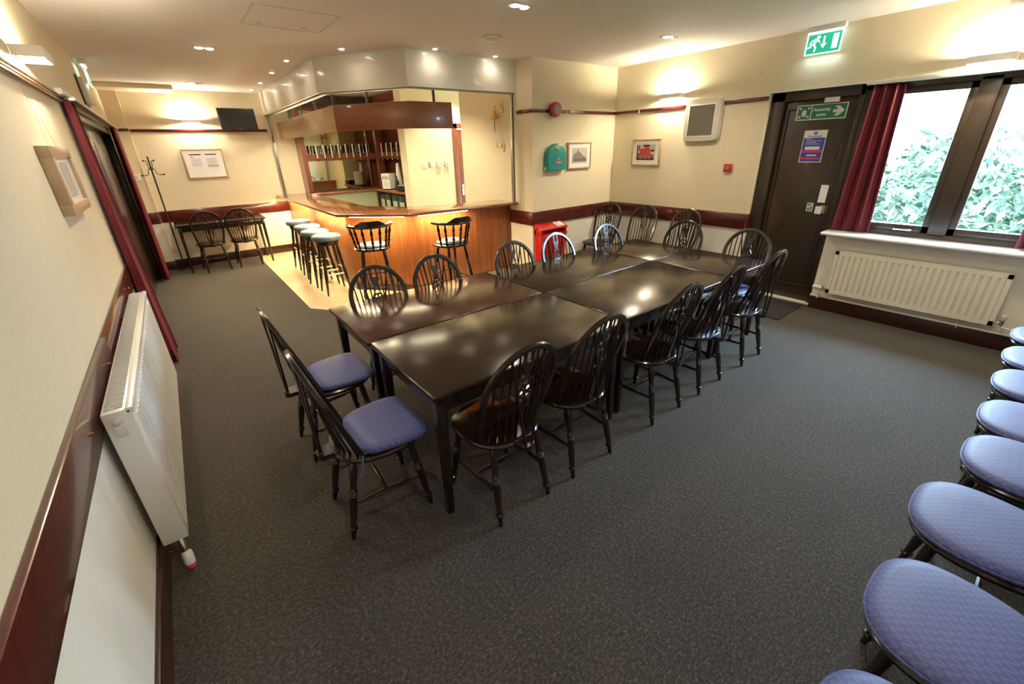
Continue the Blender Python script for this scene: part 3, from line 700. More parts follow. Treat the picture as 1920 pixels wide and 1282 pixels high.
# bell and hooks on the side wall
b = thing('brass_bell', 'brass ship bell on a curved bracket with a knotted rope', 'bell', (4.26,4.99,2.18))
MB().box(-.008,-.001,-.012,.012,.02,.17).build('bracket_plate', 'brass', b, bevel=.002)
MB().tube([(-.006,0,.05), (-.03,.03,.12), (-.05,.07,.145), (-.06,.11,.12), (-.06,.13,.07)], .006, 8).build('bracket_arm', 'brass', b)
MB().turned((-.06,.13,.06), (-.06,.13,-.045), [(0,.010),(.08,.022),(.3,.030),(.7,.040),(.92,.058),(1,.064),(.99,.058),(.6,.03)], 20).build('bell_body', 'brass', b)
MB().tube([(-.06,.13,-.03), (-.062,.13,-.09), (-.058,.132,-.13), (-.063,.13,-.17), (-.059,.128,-.21)], .0045, 6).build('rope', 'ink', b)
for i, (y, z, c) in enumerate(((5.16,1.83,'brass'), (5.07,1.83,'brass'), (5.00,1.82,'print_tan'))):
    t = thing('key_tag', ('small brass tag on the wall hook farther from the bell post', 'small brass tag on the middle wall hook', 'bunch of pale tags on the wall hook nearest the bell post')[i], 'key tag', (4.26,y,z), group='tags hooked on the side wall of the bar')
    MB().tube([(-.001,0,.03), (-.015,0,.028), (-.018,0,.015), (-.010,0,.008)], .002, 6).build('hook', 'brass', t)
    m = MB(); m.prism([(-.012,0), (.012,0), (.020,-.035), (0,-.05), (-.020,-.035)], -.014, -.010, Matrix(((0,0,1,0),(1,0,0,0),(0,1,0,0),(0,0,0,1))))
    if i == 2: m.prism([(-.02,-.02), (.025,-.01), (.03,-.09), (-.01,-.10)], -.011, -.006, Matrix(((0,0,1,0),(1,0,0,0),(0,1,0,0),(0,0,0,1))))
    m.build('tag', c, t)

# ------------------------------------------------------------ stools
def make_stool():
    t = thing('bar_stool', '', 'stool', group='round bar stools at the left of the bar')
    c = MB(); R = [( .165,.715),(.182,.722),(.186,.745),(.182,.768),(.160,.780),(.10,.786),(.03,.788)]
    c.layered([[(r*math.cos(2*PI*i/28), r*math.sin(2*PI*i/28), z) for i in range(28)] for r, z in R]); c.build('seat_pad', 'stool_fabric', t, smooth=60)
    MB().turned((0,0,.655), (0,0,.715), [(0,.135),(1,.15)], 24).build('seat_base', 'chair_wood', t)
    L = [(0,.018),(.3,.021),(.34,.017),(.36,.022),(.38,.017),(.40,.022),(.42,.018),(.62,.022),(.72,.017),(.735,.023),(.75,.017),(.96,.012),(1,.011)]
    for sx in (-1,1):
        for sy in (-1,1): MB().turned((sx*.085,sy*.085,.68), (sx*.155,sy*.155,0), L, 10).build('leg', 'chair_wood', t)
    for z, k, in ((.27,.127),):
        for q in (((-k,-k,z),(k,-k,z)), ((-k,k,z),(k,k,z))): MB().cyl(*q, .010, n=8).build('foot_rung', 'rung', t)
        z2 = .34; k2 = .12
        for q in (((-k2,-k2,z2),(-k2,k2,z2)), ((k2,-k2,z2),(k2,k2,z2))): MB().cyl(*q, .009, n=8).build('foot_rung', 'rung', t)
    return t
st = make_stool()
for i, (x, y, s) in enumerate(((1.915,5.85,'nearest the camera'), (1.895,6.34,'second from the camera'), (1.93,6.90,'third from the camera'), (1.955,7.55,'farthest, nearest the side table'))):
    o = st if i == 0 else copy_tree(st); o.location = (x,y,0); o.rotation_euler = (0,0,(0,.06,-.04,.05)[i]); o['label'] = 'round grey-blue padded bar stool with dark legs, ' + s
def make_captain():
    t = thing('captain_bar_stool', '', 'stool', group='captain bar stools with backs')
    s = MB(); s.layered([seat_outline(.19,.18,.665), seat_outline(.215,.205,.680), seat_outline(.215,.205,.695), seat_outline(.205,.195,.702)]); s.build('seat', 'chair_wood', t, smooth=50)
    c = MB(); c.layered([seat_outline(.165,.155,.701), seat_outline(.172,.162,.715), seat_outline(.150,.14,.735), seat_outline(.08,.075,.745)]); c.build('seat_pad', 'stool_fabric', t, smooth=60)
    L = [(0,.016),(.25,.020),(.30,.016),(.32,.022),(.34,.016),(.36,.022),(.38,.017),(.6,.021),(.72,.015),(.735,.022),(.75,.015),(1,.012)]
    for sx in (-1,1):
        MB().turned((sx*.12,-.11,.67), (sx*.19,-.20,0), L, 10).build('leg', 'chair_wood', t); MB().turned((sx*.12,.11,.67), (sx*.19,.19,0), L, 10).build('leg', 'chair_wood', t)
        MB().cyl((sx*.164,-.165,.25), (sx*.164,.16,.25), .010, n=8).build('stretcher', 'chair_wood', t)
    MB().cyl((-.162,.155,.32), (.162,.155,.32), .010, n=8).build('stretcher', 'chair_wood', t); MB().cyl((-.166,-.168,.22), (.166,-.168,.22), .010, n=8).build('stretcher', 'chair_wood', t)
    pa = []
    for i in range(25):
        a = math.radians(-8+196*i/24); pa.append((.245*math.cos(a), -.03-.215*math.sin(a), .965+.004*math.cos(2*a)))
    MB().tube(pa, .02, 10, flat=(.026,.015)).build('arm_bow', 'chair_wood', t, smooth=60)
    cr = MB(); n = 16; rings = []
    for i in range(n+1):
        a = math.radians(42+96*i/n); u = i/n; hgt = .055*min(1, 4*u, 4*(1-u))+.006
        c_, s_ = math.cos(a), -math.sin(a); rings.append([(rr_*c_*(1), -.03+rr_*s_, z_) for rr_, z_ in ((.245,.972), (.222,.972), (.228,.972+hgt), (.246,.972+hgt))])
    cr.layered(rings).build('crest', 'chair_wood', t, smooth=60)
    SPN = [(0,.010),(.12,.015),(.2,.010),(.3,.019),(.42,.011),(.5,.016),(.58,.011),(.72,.019),(.85,.012),(1,.010)]
    for i in range(7):
        a = math.radians(14+152*i/6); MB().turned((.19*math.cos(a),-.01-.175*math.sin(a),.695), (.240*math.cos(a),-.03-.21*math.sin(a),.96), SPN, 8).build('spindle', 'chair_wood', t)
    return t
cp = make_captain(); cp.location = (2.235,5.06,0); cp.rotation_euler = (0,0,-.30); cp['label'] = 'captain bar stool with spindle back, the left one at the angled corner of the bar'
c2 = copy_tree(cp); c2.location = (3.05,4.56,0); c2.rotation_euler = (0,0,.10); c2['label'] = 'captain bar stool with spindle back, the right one before the bar panel'

# ------------------------------------------------------------ radiators
t = thing('radiator', 'long white finned panel radiator on the left wall beside the curtain', 'radiator', (0,2.04,0))
Y1 = 1.98
box('body', 'white', .03, .124, 0, Y1, .15, .855, t, bevel=.008)
gr = MB()
for i in range(100): y = .03+i*(Y1-.06)/100; gr.box(.040,.098,y,y+.007,.852,.8585)
gr.build('top_grille', 'grey', t, smooth=0)
fn = MB(); n = 36
for i in range(n): y = .05+i*(Y1-.1)/n; w = (Y1-.1)/n; fn.prism([(.1235,y+.004), (.1235,y+w-.004), (.130,y+w-.014), (.130,y+.014)], .19, .80)
fn.build('front_flutes', 'white', t, smooth=0)
box('top_lip', 'white', .105, .130, 0, Y1, .835, .859, t, bevel=.004)
MB().cyl((.072,-.004,.815), (.072,0,.815), .019, n=20).build('vent_cap', 'plastic', t)
MB().cyl((.072,-.009,.815), (.072,-.004,.815), .012, n=16).build('vent_cap', 'white', t)
box('side_tab', 'white', .053, .090, -.003, 0, .745, .79, t, bevel=.001)
v = MB().turned((.095,.01,.155), (.095,-.015,.09), [(0,.012),(.5,.016),(1,.013)], 12).build('valve', 'chrome', t)
MB().turned((.095,-.015,.09), (.098,-.045,.03), [(0,.018),(.2,.021),(.8,.021),(1,.017)], 16).build('valve_head', 'plastic', v)
MB().turned((.0978,-.043,.034), (.0985,-.05,.020), [(0,.0185),(1,.018)], 16).build('valve_ring', 'signred', v)
MB().tube([(.03,.02,.10), (.06,.01,.10), (.095,-.01,.105)], .008, 8).build('pipe', mat('copper', (.35,.16,.07), .3, metal=1), t)
t = thing('radiator', 'cream ribbed radiator under the window on the right wall', 'radiator', (XR,1.31,0))
L = 1.25
def rb(name, m, x0, x1, y0, y1, z0, z1, **k): return box(name, m, x0, x1, y0, y1, z0, z1, t, **k)
rb('body', 'cream_enamel', -.085, -.055, -L, 0, .225, .69, bevel=.008); rb('back_panel', 'cream_enamel', -.052, -.022, -L+.01, -.01, .23, .685, bevel=.006)
fl = MB(); n = 24
for i in range(n):
    y = -.03-(i+.5)*(L-.06)/n; w = (L-.06)/n*.5
    fl.layered([[(-.0835,y-w*.86,.255), (-.0835,y+w*.86,.255), (-.0835,y+w*.86,.66), (-.0835,y-w*.86,.66)], [(-.098,y-w*.62,.268), (-.098,y+w*.62,.268), (-.098,y+w*.62,.648), (-.098,y-w*.62,.648)]])
fl.box(-.0978,-.084,-L+.004,-.004,.228,.269).box(-.0978,-.084,-L+.004,-.004,.646,.684).box(-.0978,-.084,-.036,-.004,.228,.684).box(-.0978,-.084,-L+.004,-L+.036,.228,.684)
fl.build('ribs', 'cream_enamel', t, smooth=30)
rb('top_cap', 'cream_enamel', -.094, -.03, -L, 0, .678, .692, bevel=.004)
for s_, (ya, yb) in ((0,(.03,.13)), (1,(-L-.03,-L-.045))):
    vv = MB(); y = .035 if s_ == 0 else -L-.04
    vv.cyl((-.07, -.002 if s_ == 0 else -L+.002, .26), (-.07, y, .26), .009).cyl((-.07,y,.24), (-.07,y,.285), .014)
    vo = vv.build('valve', 'chrome', t)
    if s_ == 0: MB().turned((-.07,.04,.262), (-.07,.125,.268), [(0,.017),(.15,.022),(.9,.022),(1,.016)], 14).build('valve_head', 'plastic', vo)
    else: MB().turned((-.07,y,.285), (-.07,y,.335), [(0,.014),(.1,.018),(.95,.018),(1,.014)], 14).build('valve_head', 'plastic', vo)
MB().tube([(-.07,.035,.24), (-.07,.035,.19), (-.05,.02,.165), (-.03,-.05,.160), (-.028,-.3,.158)], .008, 8).build('inlet_pipe', 'cream_enamel', t)
MB().tube([(-.07,-L-.04,.24), (-.07,-L-.05,.225), (-.06,-L-.09,.215), (-.05,-L-.30,.215)], .009, 8).build('outlet_pipe', 'cream_enamel', t)
t = thing('heating_pipe', 'long cream pipe running along the skirting under the window radiator', 'pipe', (XR,.4,.155))
MB().cyl((-.032,1.05,0), (-.032,-1.0,0), .011, n=10).build('pipe_run', 'cream_enamel', t)
for y in (.98, -.13): MB().box(-.045,0,y-.006,y+.006,-.022,.022).build('pipe_clip', 'cream_enamel', t, bevel=.003)

# ------------------------------------------------------------ pictures and notices
def frame(name, label, cat, loc, rz, w, h, d, fw, m, group=None, tilt=0):
    t = thing(name, label, cat, loc, rz, group); t.rotation_euler = (tilt,0,rz)     # local: faces -y, base centre at wall
    f = MB(); f.box(-w/2,w/2,-d,0,-h/2,-h/2+fw).box(-w/2,w/2,-d,0,h/2-fw,h/2).box(-w/2,-w/2+fw,-d,0,-h/2+fw,h/2-fw).box(w/2-fw,w/2,-d,0,-h/2+fw,h/2-fw)
    f.build('frame', m, t, bevel=.002); MB().box(-w/2+fw,w/2-fw,-d*.7,-.002,-h/2+fw,h/2-fw).build('mount', 'paper', t, smooth=0)
    return t
def sheet(mb, x0, x1, z0, z1, y, th=.0008): return mb.box(x0, x1, y-th, y, z0, z1)
# notices on the back wall
t = frame('framed_notices', 'oak framed pair of printed notices on the back wall below the lamp', 'picture', (1.04,YB-.002,1.66), 0, .57, .46, .03, .022, 'oak')
m1 = MB()
for x in (-.19, .03):
    m2 = MB(); sheet(m1, x, x+.16, .135, .152, -.0215); sheet(m2, x+.07, x+.12, -.13, -.126, -.0215)
    for k in range(6 if x < 0 else 7): sheet(m2, x+.005, x+.155-.02*(k%2), .075-.022*k, .084-.022*k, -.0215)
    m2.build('text_lines', 'lilac', t, smooth=0)
sheet(m1, -.185, -.14, .10, .108, -.0215); sheet(m1, .03, .185, -.04, -.03, -.0215)
m1.build('headings', 'plum', t, smooth=0)
mw = Matrix(((1,0,0,0),(0,0,-1,0),(0,1,0,0),(0,0,0,1)))
# monochrome photo
t = frame('framed_photo', 'oak framed old grey photo beside the teal first aid box', 'picture', (5.11,4.398,1.64), 0, .46, .345, .035, .02, 'oak')
m = MB(); sheet(m, -.15, .15, -.10, .10, -.0255); m.build('photo_print', 'print_tan', t, smooth=0)
m = MB(); m.prism([(-.145,-.08),(-.14,-.01),(-.10,.03),(-.055,.045),(-.045,.085),(-.03,.088),(-.02,.05),(.02,.04),(.06,.0),(.12,-.02),(.14,-.05),(.14,-.08)], .0265, .0270, mw)
m.build('photo_shape', 'print_grey', t, smooth=0)
m = MB()
for k in range(9): m.prism([(-.09+.025*k,-.07),(-.075+.025*k,-.07),(-.078+.025*k,-.03-.01*(k%3)),(-.088+.025*k,-.03-.01*(k%3))], .0270, .0274, mw)
m.build('photo_shape', 'plum', t, smooth=0)
# red machine photo
t = frame('framed_photo', 'oak framed colour photo of red machinery below the wall lamp', 'picture', (XR-.002,3.80,1.655), -PI/2, .46, .345, .035, .02, 'oak')
m = MB(); sheet(m, -.15, .15, -.10, .10, -.0255); m.build('photo_print', 'print_tan', t, smooth=0)
m = MB(); m.prism([(-.14,-.09),(-.14,-.02),(-.10,.0),(-.09,.05),(.07,.05),(.08,-.02),(.13,-.03),(.13,-.09)], .0265, .0270, mw).prism([(-.03,.05),(.05,.05),(.05,.085),(-.02,.085)], .0265, .0270, mw)
m.build('photo_shape', 'print_red', t, smooth=0)
m = MB()
for q in ((-.148,-.13,-.09,.095), (-.115,-.10,.02,.09), (-.05,.06,.078,.098), (-.14,.14,-.098,-.07), (.08,.14,.01,.035)): m.box(q[0], q[1], -.0276, -.0270, q[2], q[3])
m.build('photo_shape', 'ink', t, smooth=0)
m = MB()
for x in (-.08, .0, .06): m.prism([(x+.022*math.cos(PI*k/5), -.065+.022*math.sin(PI*k/5)) for k in range(10)], .0276, .0280, mw)
m.build('photo_shape', 'print_grey', t, smooth=0)
# tall frame on the left wall
t = frame('framed_photo', 'pale oak deep box frame with a light print on the left wall near the curtain', 'picture', (.002,3.47,1.665), PI/2, .60, .34, .05, .055, 'oak', tilt=0)
m = MB()
for x in (-.19, .12): m = MB(); sheet(m, x, x+.08, -.09, .09, -.0358); m.build('print_margin', 'signwhite', t, smooth=0)
m = MB(); sheet(m, -.10, .11, -.09, .09, -.0358); m.build('photo_print', 'print_tan', t, smooth=0)
wr = MB(); wr.cyl((-.10,-.03,.17), (-.02,-.008,.52), .0009, n=4).cyl((.10,-.03,.17), (.02,-.008,.52), .0009, n=4); wr.build('hanging_wire', 'steel', t)
# TV
t = thing('television', 'small black flat television tilted down high on the back wall', 'television', (1.665,YB,2.31))
t2 = Matrix.Rotation(math.radians(-9), 4, 'X')
MB().box(-.27,.27,-.19,-.15,-.165,.165,t2).build('casing', 'black', t, bevel=.004)
MB().box(-.255,.255,-.1925,-.19,-.145,.152,t2).build('screen', mat('tv_screen', (.006,.006,.008), .35), t, smooth=0)
MB().box(-.04,.04,-.16,-.001,-.05,.05).build('wall_bracket', 'black', t)
MB().box(-.02,.03,-.193,-.19,-.158,-.154,t2).build('maker_mark', 'grey', t)

# ------------------------------------------------------------ lamps
def translucent():
    m = bpy.data.materials.new('opal_shade'); m.use_nodes = True; t = m.node_tree; t.nodes.clear()
    o = t.nodes.new('ShaderNodeOutputMaterial'); mx = t.nodes.new('ShaderNodeMixShader'); a = t.nodes.new('ShaderNodeBsdfDiffuse'); b = t.nodes.new('ShaderNodeBsdfTranslucent')
    a.inputs[0].default_value = (.85,.83,.78,1); b.inputs[0].default_value = (.9,.86,.78,1); mx.inputs[0].default_value = .025
    t.links.new(a.outputs[0], mx.inputs[1]); t.links.new(b.outputs[0], mx.inputs[2]); t.links.new(mx.outputs[0], o.inputs[0]); return m
M['shade'] = translucent()
def sconce(loc, rz, s):
    t = thing('wall_lamp', 'white box wall lamp ' + s, 'lamp', loc, rz, 'white box wall lamps')   # local: sticks out to -y
    w, d, hh, k = .135, .13, .026, .008; m = MB()
    m.box(-w,w,-d,-d+k,-hh,hh).box(-w,-w+k,-d+k,-.001,-hh,hh).box(w-k,w,-d+k,-.001,-hh,hh)
    m.build('shade', 'shade', t, smooth=0)
    MB().box(-.04,.04,-.014,-.001,-hh,hh).build('back_plate', 'plastic', t)
    MB().cyl((-.05,-.062,0), (.05,-.062,0), .007, n=8).build('lamp_tube', mat('sconce_tube', (1,1,1), .5, emit=(1,.86,.60), es=60), t)
    light('POINT', 'bulb_light', t, (0,-.062,.0), P_SCONCE, (1,.85,.60), shadow_soft_size=.022)
sconce((0,3.74,2.305), PI/2, 'on the left wall above the bronze rail'); sconce((1.0,YB,2.30), 0, 'on the back wall beside the television')
sconce((XR,3.46,2.315), -PI/2, 'on the right wall beside the fan'); sconce((XR,.665,2.305), -PI/2, 'above the window, cut off by the right edge')
def downlight(x, y, twin, label, group, both=True):
    t = thing('ceiling_lamp', label, 'lamp', (x,y,H), group=group)
    if twin:
        box('bezel', 'white', -.095, .095, -.05, .05, -.006, 0, t, bevel=.003)
        for k, dx in enumerate((-.044,.044)):
            on = both or k == 0
            MB().turned((dx,0,-.012), (dx,0,-.006), [(0,.030),(1,.033)], 18).build('lamp', 'emit_down' if on else 'grey', t)
            if on: light('SPOT', 'bulb_light', t, (dx,0,-.03), P_DOWN*(.5 if both else 1), WARM, (0,0,0), spot_size=2.5, spot_blend=.7, shadow_soft_size=.03)
    else:
        MB().turned((0,0,-.006), (0,0,0), [(0,.036),(1,.038)], 20).build('bezel', 'white', t)
        MB().turned((0,0,-.010), (0,0,-.006), [(0,.020),(1,.023)], 16).build('lamp', 'emit_down', t)
        light('SPOT', 'bulb_light', t, (0,0,-.03), P_SPOT, WARM, (0,0,0), spot_size=2.9, spot_blend=1, shadow_soft_size=.02)
GD = 'twin ceiling lamps of the room'
downlight(1.095,5.69,True,'pair of lit ceiling lamps over the gap between curtains and bar', GD); downlight(2.93,2.99,True,'pair of lit ceiling lamps over the long table at the top edge', GD)
downlight(4.865,2.96,True,'ceiling lamp with one lit bulb near the green exit sign', GD, False); downlight(1.145,8.30,True,'ceiling lamp with one lit bulb near the back wall', GD, False)
GO = 'ceiling lamps outside the frame'
for x, y in ((1.05,3.0), (1.05,.36), (2.93,.36), (4.85,.36)): downlight(x, y, True, 'twin ceiling lamp outside the frame lighting the near part of the room', GO)
for x, y, s in ((2.245,5.08,'before the angled fascia'), (3.075,4.60,'before the right fascia, left of two'), (3.87,4.60,'before the right fascia, nearest the smoke alarm'), (1.90,5.98,'along the left fascia, nearest the angled corner'),
                (1.91,6.90,'along the left fascia, second from the angled corner'), (1.93,7.89,'along the left fascia, third from the angled corner'), (1.93,8.74,'along the left fascia, nearest the back wall')):
    downlight(x, y, False, 'tiny lit ceiling spot ' + s, 'tiny ceiling spots round the bar')
t = thing('smoke_alarm', 'flat white round smoke alarm on the ceiling before the bar', 'alarm', (3.31,3.90,H))
MB().turned((0,0,0), (0,0,-.022), [(0,.095),(.5,.105),(1,.100)], 28).build('base', 'plastic', t); MB().turned((0,0,-.022), (0,0,-.045), [(0,.06),(.7,.055),(1,.03)], 24).build('sensor_cap', 'plastic', t)
tag(MB().box(5.795,5.859,.60,.68,2.62,2.70).build('motion_sensor', 'white', bevel=.012), 'small white sensor high on the wall at the top right corner', 'sensor')

# ------------------------------------------------------------ signs
def yz(x, y0, z0, flip=1):   # plane facing -x: local (u to the right as seen, v up) at x
    return Matrix(((0,0,-1,x), (-flip,0,0,y0), (0,1,0,z0), (0,0,0,1)))
def arrow(mb, mt, pts, z0, z1): mb.prism(pts, z0, z1, mt)
def run_man(mb, mt, k, z0, z1):
    mb.prism([(.013*math.cos(PI*i/4)*k+.018*k, .042*k+.012*math.sin(PI*i/4)*k) for i in range(8)], z0, z1, mt)
    for P in ([(.0,.035),(.016,.030),(.0,-.008),(-.016,-.002)], [(-.002,.036),(-.030,.022),(-.040,.0),(-.033,-.003),(-.024,.014),(.0,.026)], [(.010,.030),(.022,.006),(.034,.010),(.032,.018),(.026,.016),(.016,.034)],
              [(-.014,.0),(-.026,-.022),(-.052,-.026),(-.053,-.017),(-.032,-.012),(-.022,.004)], [(.0,-.006),(.014,-.024),(.008,-.052),(-.003,-.052),(.003,-.026),(-.014,-.006)]):
        mb.prism([(x*k, y*k) for x, y in P], z0, z1, mt)
def exit_sign(loc, rz, label, drop=.0):
    t = thing('exit_sign', label, 'sign', loc, rz, 'illuminated green exit signs')   # local faces -y, hangs from the ceiling
    box('housing', 'plastic', -.16, .16, -.03, .03, -.045, 0, t, bevel=.006)
    box('lamp_tube', 'emit_cool', -.145, .145, -.010, .010, -.052, -.0455, t)
    box('plate', 'emit_white', -.15, .15, -.004, .004, -.235, -.053, t)
    for q, sg in ((-.0045, 1), (.0045, -1)):
        mt = Matrix(((sg,0,0,0), (0,0,-sg,q), (0,1,0,-.144), (0,0,0,1)))
        g = MB(); g.prism([(-.138,-.080), (.138,-.080), (.138,.080), (-.138,.080)], 0, .0008, mt); g.build('green_field', 'emit_green', t, smooth=0)
        w = MB(); run_man(w, mt @ Matrix.Translation((-.072,0,0)), 1.25, .0008, .0016)
        w.prism([(-.006,.055),(.008,.055),(.008,-.005),(.028,-.005),(.001,-.045),(-.026,-.005),(-.006,-.005)], .0008, .0016, mt)
        w.prism([(.072,-.058),(.118,-.058),(.118,.062),(.072,.062)], .0008, .0016, mt); w.build('pictogram', 'emit_white', t, smooth=0)
    light('AREA', 'tube_light', t, (0,0,-.24), .3, (.75,.95,1), (0,0,0), shape='RECTANGLE', size=.3, size_y=.03)
    return t
exit_sign((5.80,1.87,H), -PI/2, 'lit green exit sign with running figure above the dark fire door')
exit_sign((.07,7.05,H), PI/2, 'lit exit sign seen edge-on above the left curtains')
t = thing('overdoor_unit', 'slim pale box with dark back mounted above the left doors', 'wall unit', (0,6.75,2.42))
box('casing', 'plastic', .012, .055, -.2, .2, -.10, .13, t, bevel=.004); box('back_plate', 'black', .001, .012, -.22, .22, -.12, .15, t)
# assembly point sign (on the door at x ~ 5.955)
SX = 5.955
t = thing('assembly_point_sign', 'green Assembly point sign with white arrow high on the fire door', 'sign', (SX,1.805,2.02))
mt = Matrix(((0,0,-1,-.001), (-1,0,0,0), (0,1,0,0), (0,0,0,1)))
MB().prism([(-.225,-.073),(.225,-.073),(.225,.073),(-.225,.073)], 0, .003, mt).build('plate', 'signwhite', t, smooth=0)
g = MB(); g.prism([(-.216,-.064),(-.092,-.064),(-.092,.064),(-.216,.064)], .003, .0036, mt); g.prism([(-.084,-.064),(.216,-.064),(.216,.064),(-.084,.064)], .003, .0036, mt); g.build('green_field', 'green', t, smooth=0)
w = MB(); w.prism([(.105,-.013),(.145,-.013),(.118,-.045),(.155,-.045),(.203,0),(.155,.045),(.118,.045),(.145,.013),(.105,.013)], .0036, .0042, mt)
for sx, sy in ((-1,1),(1,1),(-1,-1),(1,-1)):
    c = Matrix.Translation((-.154+sx*.042, sy*.042, 0)) @ Matrix.Rotation(math.atan2(-sy,-sx), 4, 'Z')
    w.prism([(-.016,-.003),(.004,-.003),(.000,-.012),(.006,-.012),(.016,0),(.006,.012),(0,.012),(.004,.003),(-.016,.003)], .0036, .0042, mt @ c)
for dx, dy, k in ((-.012,-.004,1), (.012,-.004,1), (0,.004,1.15)):
    w.prism([(-.154+dx+.0065*math.cos(PI*i/4), .020+dy+.0065*math.sin(PI*i/4)) for i in range(8)], .0036, .0044, mt)
    w.prism([(-.154+dx-.009,.012+dy),(-.154+dx+.009,.012+dy),(-.154+dx+.007,-.034+dy),(-.154+dx+.001,-.034+dy),(-.154+dx,-.014+dy),(-.154+dx-.001,-.034+dy),(-.154+dx-.007,-.034+dy)], .0036, .0042, mt)
w.build('pictogram', 'signwhite', t, smooth=0)
text('lettering', 'Assembly', .040, 'signwhite', t, mt @ Matrix.Translation((.005,.020,.0040)), .0008); text('lettering', 'point', .040, 'signwhite', t, mt @ Matrix.Translation((.005,-.026,.0040)), .0008)
# fire action notice
t = thing('fire_action_notice', 'white, blue and red Fire action notice on the fire door', 'sign', (SX,1.807,1.69))
MB().prism([(-.105,-.157),(.105,-.157),(.105,.157),(-.105,.157)], 0, .002, mt).build('sheet', 'signwhite', t, smooth=0)
g = MB(); g.prism([(-.098,-.150),(.098,-.150),(.098,.085),(-.098,.085)], .002, .0025, mt); g.prism([(.017*math.cos(PI*i/8), .130+.017*math.sin(PI*i/8)) for i in range(16)], .002, .0025, mt); g.build('blue_field', 'signblue', t, smooth=0)
g = MB(); g.prism([(-.098,-.060),(.098,-.060),(.098,-.038),(-.098,-.038)], .0025, .003, mt); g.prism([(-.098,-.128),(.098,-.128),(.098,-.105),(-.098,-.105)], .0025, .003, mt); g.build('red_band', 'signred', t, smooth=0)
g = MB(); g.prism([(-.070,-.032),(.065,-.032),(.065,0),(-.070,0)], .0025, .003, mt); g.prism([(-.04,-.092),(.05,-.092),(.05,-.080),(-.04,-.080)], .0025, .003, mt)
for k, (a, b) in enumerate(((-.08,-.02),(-.07,.07),(-.07,.02),(-.08,.06))): g.prism([(a,.070-.016*k),(b,.070-.016*k),(b,.074-.016*k),(a,.074-.016*k)], .0025, .003, mt)
g.prism([(-.003,.122),(.003,.122),(.004,.142),(-.004,.142)], .0025, .003, mt)
g.build('text_lines', 'signwhite', t, smooth=0)
text('lettering', 'Fire action', .030, 'ink', t, mt @ Matrix.Translation((0,.100,.0025)), .0004)
# plates near the lock
t = thing('push_sign', 'small green and white push sign beside the door lock', 'sign', (SX,1.70,1.075))
MB().prism([(-.030,-.045),(.030,-.045),(.030,.045),(-.030,.045)], 0, .002, mt).build('plate', 'signwhite', t, smooth=0)
MB().prism([(-.023,-.037),(.023,-.037),(.023,.037),(-.023,.037)], .002, .0026, mt).build('green_field', 'green', t, smooth=0)
g = MB(); run_man(g, mt, .6, .0026, .003); g.build('pictogram', 'signwhite', t, smooth=0)
tag(MB().prism([(-.035,-.09),(.035,-.09),(.035,.09),(-.035,.09)], .0005, .003, Matrix.Translation((SX,1.605,1.22)) @ mt).build('paper_notice', 'paper', smooth=0), 'tall blank pale card on the fire door partly behind the curtain', 'notice')
tag(MB().prism([(-.03,-.04),(.03,-.04),(.03,.04),(-.03,.04)], .0005, .003, Matrix.Translation((SX,1.615,1.05)) @ mt).build('paper_notice', 'paper', smooth=0), 'small blank pale card on the fire door just below the tall card', 'notice')

# ------------------------------------------------------------ wall fittings
t = thing('extractor_fan', 'large cream extractor fan with grey grille beside the wall lamp', 'fan', (XR,3.02,2.015), -PI/2)
def bulge(w, h, e, n=32, k=.06):
    P = []
    for i in range(n):
        a = 2*PI*i/n; c, s_ = math.cos(a), math.sin(a); P.append((w*math.copysign(abs(c)**e, c), h*math.copysign(abs(s_)**e, s_)))
    return P
m = MB(); m.layered([[(x, y0, z) for x, z in bulge(w_, h_, .28)] for w_, h_, y0 in ((.235,.245,-.001), (.238,.248,-.035), (.225,.235,-.062), (.19,.20,-.068))]); m.build('casing', 'ivory', t, smooth=50)
MB().box(-.172,.172,-.073,-.066,-.195,.17).build('grille_bezel', 'plastic', t, bevel=.003)
MB().box(-.160,.160,-.076,-.072,-.172,.162).build('grille', 'mesh_grey', t, smooth=0)
g = MB()
for i in range(30): x = -.155+i*.0107; g.box(x,x+.004,-.079,-.0755,-.170,.160)
g.build('grille_bars', 'bar_grey', t, smooth=0)
t = thing('alarm_call_point', 'small red square fire alarm call point on the right wall', 'alarm', (XR,2.62,1.47), -PI/2)
box('box', 'red', -.045, .045, -.035, -.001, -.045, .045, t, bevel=.004); MB().cyl((0,-.0355,.002), (0,-.039,.002), .024, n=20).build('press_disc', 'print_grey', t)
t = thing('fire_alarm_bell', 'round red fire alarm sounder on the picture rail above the first aid box', 'alarm', (4.60,4.384,2.20))
MB().turned((0,0,0), (0,-.05,0), [(0,.072),(.3,.085),(1,.080)], 28).build('base', 'black', t); MB().turned((0,-.05,0), (0,-.085,0), [(0,.092),(.5,.090),(1,.075)], 28).build('body', 'red', t)
MB().turned((0,-.085,0), (0,-.092,0), [(0,.062),(1,.058)], 24).build('grille', 'print_grey', t)
t = thing('first_aid_box', 'teal arched plastic first aid case with yellow catch on the short wall', 'first aid kit', (4.625,4.398,1.63))
def arch(w, h, n=14): return [(-w,-h),(w,-h)] + [(w*math.cos(PI*i/n), h*.1+(h*.95)*math.sin(PI*i/n)) for i in range(n+1)]
m = MB(); m.layered([[(x,y,z) for x, z in arch(w_, h_)] for w_, h_, y in ((.165,.155,-.001), (.172,.165,-.03), (.172,.165,-.055), (.160,.152,-.085), (.13,.125,-.092))]); m.build('case', 'teal', t, smooth=45)
box('label_plate', 'red', -.045, .065, -.096, -.091, -.085, -.045, t, bevel=.004); text('lettering', 'FIRST AID', .020, 'signwhite', t, Matrix.Translation((.01,-.0965,-.065)) @ Matrix.Rotation(PI/2,4,'X'), .0005)
